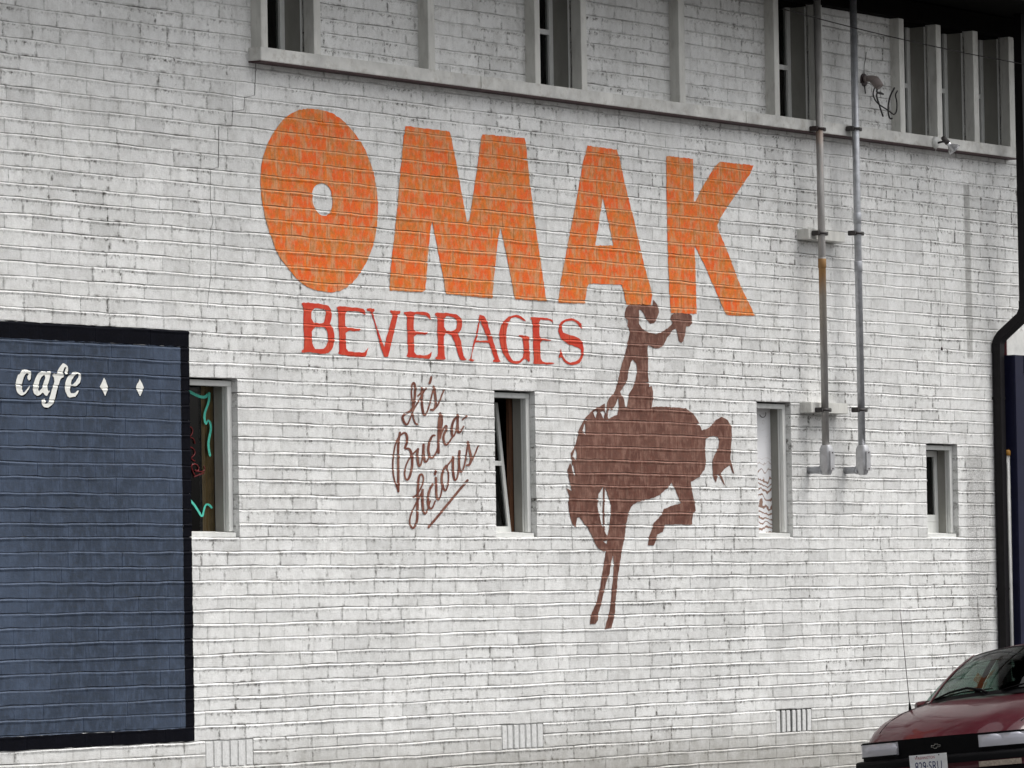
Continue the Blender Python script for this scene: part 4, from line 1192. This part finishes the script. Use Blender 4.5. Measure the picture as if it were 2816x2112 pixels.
b = MB(); b.tube([(cpx.x, -0.075, cpx.z-0.025), (cpx.x, -0.075, cpx.z+0.012), (cpx.x, -0.075, cpx.z+0.026)], [0.025, 0.025, 0.015], 12); b.build('cap', M['yellow'], cp)
# ------------------------------------------------------------------ parked car
CAR_DEPTH = 36.7
_bow = CAM + ray(2574, 2052)*CAR_DEPTH
HD, RL = math.radians(1.5), math.radians(4.6)
c_f = Vector((-math.cos(HD), -math.sin(HD), 0.0))
c_l0 = Vector((0, 0, 1)).cross(c_f)
c_l = c_l0*math.cos(RL) + Vector((0, 0, 1))*math.sin(RL)
c_u = c_f.cross(c_l)
c_o = _bow - c_u*0.63
def CP(x, y, z): return c_o + c_f*x + c_l*y + c_u*z
def CPs(l): return [CP(*p) for p in l]

def car_paint():
    m, nt, b = mat_new('dark_red_car_paint')
    P = pos(nt)
    c = mixc(nt, ramp(nt, noise(nt, P, 3.0, 5, 0.6), 0.35, 0.7), (0.026, 0.0008, 0.0035), (0.040, 0.0015, 0.006))
    dust = ramp(nt, noise(nt, P, 26.0, 5, 0.65), 0.45, 0.75)
    c = mixc(nt, math_(nt, 'MULTIPLY', dust, 0.04), c, (0.20, 0.14, 0.13))
    nt.links.new(c, b.inputs['Base Color'])
    b.inputs['Roughness'].default_value = 0.4
    b.inputs['Specular IOR Level'].default_value = 0.08
    b.inputs['Coat Weight'].default_value = 0.45
    b.inputs['Coat Roughness'].default_value = 0.05
    return m
M['car'] = car_paint()
M['trimblk'] = plain('black_car_trim', (0.002, 0.002, 0.0025), 0.5, var=0.2, scale=20, spec=0.08)
M['cabin'] = plain('dark_cabin', (0.008, 0.007, 0.007), 0.9, var=0.3, scale=10, spec=0.1)
M['carglass'] = glass_mat('green_car_glass', (0.27, 0.36, 0.32))
def lamp_lens():
    m = glass_mat('clear_lamp_lens', (0.7, 0.7, 0.74))
    nt = m.node_tree
    out = [n for n in nt.nodes if n.type == 'OUTPUT_MATERIAL'][0]
    mx = [n for n in nt.nodes if n.type == 'MIX_SHADER'][0]
    p = N(nt, 'ShaderNodeBsdfPrincipled'); p.inputs['Base Color'].default_value = (0.66, 0.66, 0.70, 1); p.inputs['Roughness'].default_value = 0.25
    m2 = N(nt, 'ShaderNodeMixShader'); m2.inputs[0].default_value = 0.5
    nt.links.new(mx.outputs[0], m2.inputs[1]); nt.links.new(p.outputs[0], m2.inputs[2]); nt.links.new(m2.outputs[0], out.inputs[0])
    return m
M['lens'] = lamp_lens()
M['reflector'] = plain('lamp_reflector', (0.55, 0.55, 0.58), 0.18, 0.85, var=0.05, bmp=0)
M['housing'] = plain('lamp_housing', (0.30, 0.30, 0.32), 0.3, 0.4, var=0.1, bmp=0)
M['platew'] = plain('licence_plate_white', (0.62, 0.62, 0.62), 0.4, var=0.1, scale=20, dirt=0.15)
M['plateblue'] = plain('plate_blue', (0.012, 0.02, 0.09), 0.5, var=0.1, bmp=0)
M['platered'] = plain('plate_red', (0.28, 0.02, 0.03), 0.5, var=0.1, bmp=0)
M['chrome'] = plain('chrome', (0.55, 0.55, 0.52), 0.2, 0.9, var=0.05, bmp=0)
M['amber'] = plain('clear_amber_lens', (0.30, 0.25, 0.20), 0.25, var=0.4, scale=60)
M['tyre'] = plain('tyre_rubber', (0.02, 0.02, 0.02), 0.8, var=0.3, scale=30)
M['alloy'] = plain('wheel_cover', (0.42, 0.42, 0.43), 0.35, 0.6, var=0.1)

car = empty('parked_car', c_o, 'dark red car parked by the wall, front cut off at the lower right', 'car')
def lerp_tab(tab, x):
    for a, b in zip(tab, tab[1:]):
        if a[0] >= x >= b[0]:
            t = (a[0]-x)/(a[0]-b[0]); t2 = t
            return [u+(v-u)*t2 for u, v in zip(a[1:], b[1:])]
    return list((tab[0] if x > tab[0][0] else tab[-1])[1:])
# x, centre height, fender height, half width
TAB = [(-0.03, 0.700, 0.690, 0.690), (-0.12, 0.755, 0.735, 0.715), (-0.25, 0.815, 0.785, 0.745), (-0.40, 0.860, 0.830, 0.768), (-0.65, 0.915, 0.880, 0.795), (-0.95, 0.960, 0.920, 0.812),
       (-1.20, 0.985, 0.945, 0.825), (-1.60, 0.965, 0.930, 0.840), (-2.6, 0.955, 0.925, 0.850), (-3.3, 0.97, 0.935, 0.848), (-3.8, 0.985, 0.945, 0.838), (-4.15, 0.975, 0.935, 0.815), (-4.36, 0.93, 0.90, 0.78), (-4.44, 0.80, 0.79, 0.75)]
xs_ = [-0.03, -0.07, -0.12, -0.18, -0.25, -0.32, -0.40, -0.52, -0.65, -0.80, -0.95, -1.08, -1.20, -1.6, -2.1, -2.6, -3.0, -3.3, -3.8, -4.0, -4.15, -4.27, -4.36, -4.44]
def plan(y, x):
    k = max(0.0, 1.0+x/1.25)
    return -0.19*k*(abs(y)/0.8)**2.3
def sect(x):
    zc, zs, w_ = lerp_tab(TAB, x)
    half = [(0, zc), (0.30, zc-0.001), (0.50, zc-0.004), (0.56, zc-0.013), (0.74, zs+0.45*(zc-zs)), (0.86, zs+0.008), (0.92, zs-0.012), (0.965, zs-0.055), (0.99, zs-0.14), (1.0, zs-0.24), (0.995, 0.44), (0.97, 0.27), (0.91, 0.20)]
    half = [(a, min(b, 5) if b > 0.44 or True else b) for a, b in half]
    out = []
    for s in (-1, 1):
        pts = [(s*a*w_, b) for a, b in half]
        out = pts[::-1] + out if s == -1 else out[:-1] + pts
    return [CP(x+plan(y, x), y, z) for y, z in out]
b = MB(); b.loft([sect(x) for x in xs_])
r0 = sect(xs_[-1]); k = b.verts(r0); b.face(range(k, k+len(r0)), False)
body = b.build('body', M['car'], car)
# bonnet shut lines
for s in (-1, 1):
    pts = []
    for x in [-0.16, -0.3, -0.45, -0.65, -0.85, -1.02, -1.12]:
        zc, zs, w_ = lerp_tab(TAB, x)
        yy = s*0.80*w_
        pts.append(CP(x+plan(yy, x), yy, zs+0.26*(zc-zs)+0.0035))
    b = MB(); b.tube(pts, 0.0035, 5); b.build('bonnet_gap', M['trimblk'], body)
# front: lamp band, bumper
def xf(y): return -0.03 + plan(y, -0.03)
YS = [-0.69+1.38*q/36 for q in range(37)]
b = MB(); b.loft([CPs([(xf(y)+0.002, y, z) for y in YS]) for z in (0.698, 0.560)]); b.build('grille_panel', M['trimblk'], car, fix=False)
YB = [-0.735+1.47*q/40 for q in range(41)]
def strip(name, prof, mat, ys, par=car, dx=0.0):
    b = MB()
    b.loft([CPs([(xf(y)+dx+p[0], y, p[1]) for y in ys]) for p in prof])
    return b.build(name, mat, par, fix=False)
bump_ = strip('bumper', [(-0.02, 0.566), (0.035, 0.562), (0.058, 0.552), (0.064, 0.535), (0.066, 0.500)], M['trimblk'], YB)
strip('bumper_stripe', [(0.0655, 0.4995), (0.064, 0.497), (0.064, 0.455), (0.0655, 0.4525)], M['car'], YB, bump_)
strip('lower_bumper', [(0.066, 0.452), (0.064, 0.40), (0.05, 0.30), (0.02, 0.22), (-0.04, 0.19)], M['trimblk'], YB, bump_)
for s in (-1, 1):
    ys = [s*(0.335+0.345*q/16) for q in range(17)]
    lamp = empty('headlight', CP(xf(s*0.53), s*0.53, 0.58), parent=car)
    b = MB(); b.loft([CPs([(xf(y)+0.004, y, z) for y in ys]) for z in (0.686, 0.592)]); b.build('housing', M['housing'], lamp, fix=False)
    for q, yy in enumerate((0.42, 0.58)):
        b = MB()
        cx, cy, cz = xf(s*yy)+0.005, s*yy, 0.640
        rows = []
        for r, d in ((0.048, 0.002), (0.040, 0.012), (0.028, 0.019), (0.012, 0.023), (0.002, 0.024)):
            rows.append(CPs([(cx+d+(plan(cy+1.5*r*math.cos(a), -0.03)-plan(cy, -0.03)), cy+1.6*r*math.cos(a), cz+r*0.95*math.sin(a)) for a in [2*math.pi*t/18 for t in range(18)]]))
        b.loft(rows, closed=True); b.build('reflector', M['reflector'], lamp, fix=False)
    b = MB(); b.loft([CPs([(xf(y)+0.034, y, z) for y in ys]) for z in (0.683, 0.596)]); b.build('lens', M['lens'], lamp, fix=False)
    b = MB()
    for za, zb in ((0.690, 0.683), (0.596, 0.586)):
        b.loft([CPs([(xf(y)+0.036, y, za) for y in ys]), CPs([(xf(y)+0.036, y, zb) for y in ys])])
    b.build('bezel', M['trimblk'], lamp, fix=False)
    ys2 = [s*(0.34+0.30*q/10) for q in range(11)]
    b = MB(); b.loft([CPs([(xf(y)+0.070, y, z) for y in ys2]) for z in (0.494, 0.455)]); b.build('turn_signal', M['amber'], car, fix=False)
# emblem: cross-shaped outline
hw, hh = 0.038, 0.0145
em = [(-hw, 0.4*hh), (-0.35*hw, 0.4*hh), (-0.25*hw, hh), (0.42*hw, hh), (0.36*hw, 0.4*hh), (hw, 0.4*hh), (0.88*hw, -0.4*hh), (0.30*hw, -0.4*hh), (0.24*hw, -hh), (-0.42*hw, -hh), (-0.36*hw, -0.4*hh), (-0.92*hw, -0.4*hh)]
em = [(x+0.25*z, z) for x, z in em]
b = MB(); pts = CPs([(0.004, x, 0.63+z) for x, z in em+[em[0]]]); b.tube(pts, 0.0021, 5, caps=False, smooth=False); b.build('emblem', M['chrome'], car)
# licence plate
def text_mesh(body_, size, m4, name, mat, par, sx=1.0):
    cu = bpy.data.curves.new(name, 'FONT'); cu.body = body_; cu.size = size; cu.align_x = 'CENTER'; cu.resolution_u = 4
    ob = bpy.data.objects.new('tmp', cu); COL.objects.link(ob)
    bpy.context.view_layer.update()
    me = bpy.data.meshes.new_from_object(ob.evaluated_get(bpy.context.evaluated_depsgraph_get()))
    bb = MB()
    n = bb.verts([m4 @ Vector((v.co.x*sx, v.co.y, 0)) for v in me.vertices])
    for p in me.polygons: bb.face([n+i for i in p.vertices])
    bpy.data.objects.remove(ob); bpy.data.curves.remove(cu); bpy.data.meshes.remove(me)
    return bb.build(name, mat, par, fix=False)
py0, pz0, px0 = -0.036, 0.4250, 0.070
plate = empty('licence_plate', CP(px0, py0, pz0), parent=car)
def PM(dx=0.0, dy=0.0, dz=0.0):
    m = Matrix((c_l, c_u, c_f)).transposed().to_4x4(); m.translation = CP(px0+dx, py0+dy, pz0+dz); return m
b = MB(); b.boxm(PM(0.0, 0, 0.076), 0.305, 0.152, 0.003, 0.001)
b.build('plate', M['platew'], plate)
text_mesh('829·SRU', 0.096, PM(0.0025, 0.0, 0.034), 'plate_number', M['plateblue'], plate, 0.66)
text_mesh('WASHINGTON', 0.030, PM(0.0025, -0.025, 0.118), 'plate_state', M['platered'], plate, 0.80)
for q in (-0.09, 0.09):
    b = MB(); b.tube([CP(px0+0.001, py0+q, pz0+0.142), CP(px0+0.005, py0+q, pz0+0.142)], 0.005, 8); b.build('screw', M['iron'], plate)
# greenhouse
NB = 13
def wsb(t, o=0.0): # base line of the windscreen, t -1..1
    return CP(-1.02-0.25*abs(t)**2.2+o, 0.700*t, 0.995-0.030*t*t)
def wst(t, o=0.0):
    return CP(-1.55-0.13*abs(t)**2.0+o, 0.515*t, 1.335-0.045*t*t)
def ws(t, v):
    p = wsb(t).lerp(wst(t), v)
    return p + c_u*(0.028*math.sin(math.pi*v)) + c_f*(0.012*math.sin(math.pi*v))
ts = [-1+2*q/(NB-1) for q in range(NB)]
b = MB(); b.loft([[ws(t*0.945, v) for t in ts] for v in (0.02, 0.2, 0.4, 0.6, 0.8, 0.965)]); scr = b.build('windscreen', M['carglass'], car, fix=False)
b = MB(); b.loft([[ws(t, v)+c_u*0.001 for t in ts] for v in (0.955, 1.0)]); b.loft([[ws(t, v)+c_u*0.001 for t in ts] for v in (-0.04, 0.03)]); b.build('windscreen_seal', M['trimblk'], scr, fix=False)
for s in (-1, 1):
    b = MB(); b.loft([[ws(s*t, v)+c_u*o for v in (-0.02, 0.15, 0.3, 0.45, 0.6, 0.75, 0.9, 1.0)] for t, o in ((0.935, 0.0), (0.94, 0.006), (0.965, 0.008), (1.0, 0.006), (1.03, -0.012), (1.035, -0.03))]); b.build('pillar', M['car'], car, fix=False)
    b = MB(); b.loft([[ws(s*t, v)+c_u*0.003 for v in (0.0, 0.2, 0.4, 0.6, 0.8, 0.97)] for t in (0.928, 0.945)]); b.build('pillar_seal', M['trimblk'], car, fix=False)
RS = [(-1.55, 1.335), (-1.78, 1.354), (-2.1, 1.362), (-2.5, 1.355), (-2.85, 1.325)]
def roof_row(x, z):
    return [CP(x-0.13*(abs(t)**2)*(1 if x > -2.0 else -0.3), 0.52*t*1.0, z-0.045*t*t-0.010*abs(t)**6) for t in [-1.06+2.12*q/14 for q in range(15)]]
b = MB(); b.loft([roof_row(x, z) for x, z in RS]); b.build('roof', M['car'], car, fix=False)
# side and rear glass, pillars
def side(x, v, s):
    yb_, zb_ = 0.79, 0.935
    yt_, zt_ = 0.555, 1.28 if x > -2.6 else 1.26
    return CP(x, s*(yb_+(yt_-yb_)*v+0.02*math.sin(math.pi*v)), zb_+(zt_-zb_)*v)
for s in (-1, 1):
    def sq(a0, a1, c0, c1, name, mat, o=0.0):
        b = MB(); b.loft([[side(a0+(c0-a0)*v, v, s)+c_l*(s*o), side(a1+(c1-a1)*v, v, s)+c_l*(s*o)] for v in (0, .25, .5, .75, 1)]); b.build(name, mat, car, fix=False)
    sq(-1.30, -2.12, -1.68, -2.10, 'side_window', M['carglass'])
    sq(-2.22, -3.25, -2.20, -2.82, 'side_window', M['carglass'])
    sq(-2.12, -2.22, -2.10, -2.20, 'pillar', M['car'], 0.004)
    sq(-3.22, -3.75, -2.80, -2.92, 'pillar', M['car'], 0.004)
    b = MB(); b.loft([[side(x, v, s)+c_l*(s*0.004) for x in (-1.80, -2.0, -2.5, -2.9)] for v in (0.95, 1.06)]); b.build('roof_rail', M['car'], car, fix=False)
    b = MB(); b.loft([[CP(x, s*(0.80+o), z) for x in (-1.22, -1.8, -2.6, -3.3, -3.8)] for o, z in ((0.0, 0.93), (0.02, 0.925), (0.03, 0.915))]); b.build('belt_moulding', M['trimblk'], car, fix=False)
b = MB(); b.loft([[CP(-2.86-0.06*t*t, 0.55*t, 1.322-0.045*t*t) for t in ts], [CP(-3.72+0.0*t, 0.70*t, 0.985-0.02*t*t) for t in ts]]); b.build('rear_window', M['carglass'], car, fix=False)
# cabin
b = MB(); b.loft([CPs([(x, y, z) for y in (-0.70, 0, 0.70)]) for x, z in ((-1.12, 0.950), (-1.25, 0.960), (-1.55, 0.945), (-1.58, 0.75), (-1.62, 0.55))]); b.build('dashboard', M['cabin'], car, fix=False)
b = MB(); b.loft([CPs([(x, y, 0.42) for y in (-0.74, 0.74)]) for x in (-1.5, -3.4)], smooth=False); b.build('cabin_floor', M['cabin'], car, fix=False)
for s in (-1, 1):
    seat = empty('front_seat', CP(-2.2, s*0.37, 0.45), parent=car)
    def rowp(x, wd, z): return [CP(x, s*0.37+wd*t, z) for t in (-1, -0.8, 0.8, 1)]
    b = MB(); b.loft([rowp(-2.10, 0.24, 0.55)+rowp(-2.22, 0.24, 0.55)[::-1], rowp(-2.16, 0.25, 0.8)+rowp(-2.28, 0.25, 0.8)[::-1], rowp(-2.24, 0.21, 1.05)+rowp(-2.34, 0.21, 1.05)[::-1], rowp(-2.27, 0.15, 1.09)+rowp(-2.33, 0.15, 1.09)[::-1]], closed=True); b.build('seat_back', M['cabin'], seat)
    b = MB(); b.boxm(Matrix.Translation(CP(-2.30, s*0.37, 1.155)) @ Matrix((c_f, c_l, c_u)).transposed().to_4x4(), 0.09, 0.25, 0.14, 0.03); b.build('head_rest', M['cabin'], seat)
b = MB(); b.tube([CP(-1.66-0.10*math.sin(a), 0.37+0.185*math.cos(a), 0.90+0.16*math.sin(a)) for a in [2*math.pi*q/24 for q in range(25)]], 0.014, 8, caps=False); b.build('steering_wheel', M['cabin'], car)
b = MB(); b.boxm(Matrix.Translation(CP(-1.56, 0.0, 1.235)) @ Matrix((c_f, c_l, c_u)).transposed().to_4x4(), 0.03, 0.22, 0.06, 0.01); b.build('rear_view_mirror', M['cabin'], car)
# wipers, mirrors, aerial
for y0, y1 in ((-0.62, -0.05), (0.05, 0.58)):
    w_ = empty('wiper', CP(-1.1, (y0+y1)/2, 0.97), parent=car)
    pts = [wsb(y0/0.70)+c_u*0.012+c_f*0.015, ws((y0*.7+y1*.3)/0.70, 0.06)+c_u*0.02, ws((y0*.4+y1*.6)/0.70, 0.075)+c_u*0.024, ws((y0*.15+y1*.85)/0.70, 0.03)+c_u*0.018, wsb(y1/0.70)+c_u*0.004+c_f*0.06]
    b = MB(); b.tube(pts, [0.006, 0.008, 0.010, 0.010, 0.012], 6); b.build('arm', M['trimblk'], w_)
    b = MB(); b.tube([ws(y0/0.70, 0.01)+c_u*0.01, ws((y0+y1)/2/0.70, 0.045)+c_u*0.01, ws(y1*0.8/0.70, 0.05)+c_u*0.01], 0.006, 6); b.build('blade', M['trimblk'], w_)
for s in (-1, 1):
    mr = empty('door_mirror', CP(-1.36, s*0.86, 0.93), parent=car)
    b = MB()
    rows = []
    for x, k_ in ((-1.275, 0.35), (-1.30, 0.8), (-1.34, 1.0), (-1.40, 1.0)):
        rows.append([CP(x-0.07, s*0.815+0.075*k_*abs(math.cos(a))**0.5*(1 if math.cos(a) > 0 else -1), 0.945+0.044*k_*abs(math.sin(a))**0.5*(1 if math.sin(a) > 0 else -1)) for a in [2*math.pi*q/16 for q in range(16)]])
    b.loft(rows, closed=True); k = b.verts(rows[0]); b.face(range(k, k+16)); b.build('shell', M['car'], mr)
    b = MB(); k = b.verts([p - c_f*0.001 for p in rows[-1]]); b.face(range(k, k+16)); b.build('mirror_glass', M['chrome'], mr, fix=False)
    b = MB(); b.tube([CP(-1.40, s*0.74, 0.93), CP(-1.40, s*0.80, 0.945)], 0.022, 8); b.build('stalk', M['trimblk'], mr)
zc, zs, w_ = lerp_tab(TAB, -0.94)
ab = CP(-0.94, -0.685, zs+0.016)
d1 = ray(2475, 1675)
tipd = (ab-CAM).dot(_F)/1.0
tip = CAM + d1*tipd
ant = empty('aerial', ab, parent=car)
b = MB(); b.tube([ab-c_u*0.02, ab+c_u*0.012, ab+(tip-ab)*0.06], [0.014, 0.010, 0.005], 8); b.build('mast_base', M['trimblk'], ant)
b = MB(); b.tube([ab+(tip-ab)*0.05, tip], [0.0032, 0.0022], 6); b.build('mast', M['iron'], ant)
# wheels
for x in (-0.82, -3.45):
    for s in (-1, 1):
        wl_ = empty('wheel', CP(x, s*0.76, 0.0), parent=car)
        def ring(r, y): return [CP(x+r*math.cos(a), s*y, 0.30+r*math.sin(a)) for a in [2*math.pi*q/28 for q in range(28)]]
        b = MB(); b.loft([ring(0.19, 0.62), ring(0.28, 0.615), ring(0.30, 0.64), ring(0.30, 0.79), ring(0.28, 0.808), ring(0.19, 0.805)], closed=True); b.build('tyre', M['tyre'], wl_, fix=False)
        b = MB(); b.loft([ring(0.195, 0.80), ring(0.18, 0.807), ring(0.15, 0.79), ring(0.05, 0.80), ring(0.004, 0.803)], closed=True); b.build('rim', M['alloy'], wl_, fix=False)
        b = MB(); b.loft([[CP(x+0.345*math.cos(a), s*y, 0.30+0.345*math.sin(a)) for a in [math.pi*q/16 for q in range(-2, 19)]] for y in (0.58, 0.835 if x > -2 else 0.855)]); b.build('wheel_arch', M['trimblk'], car, fix=False)
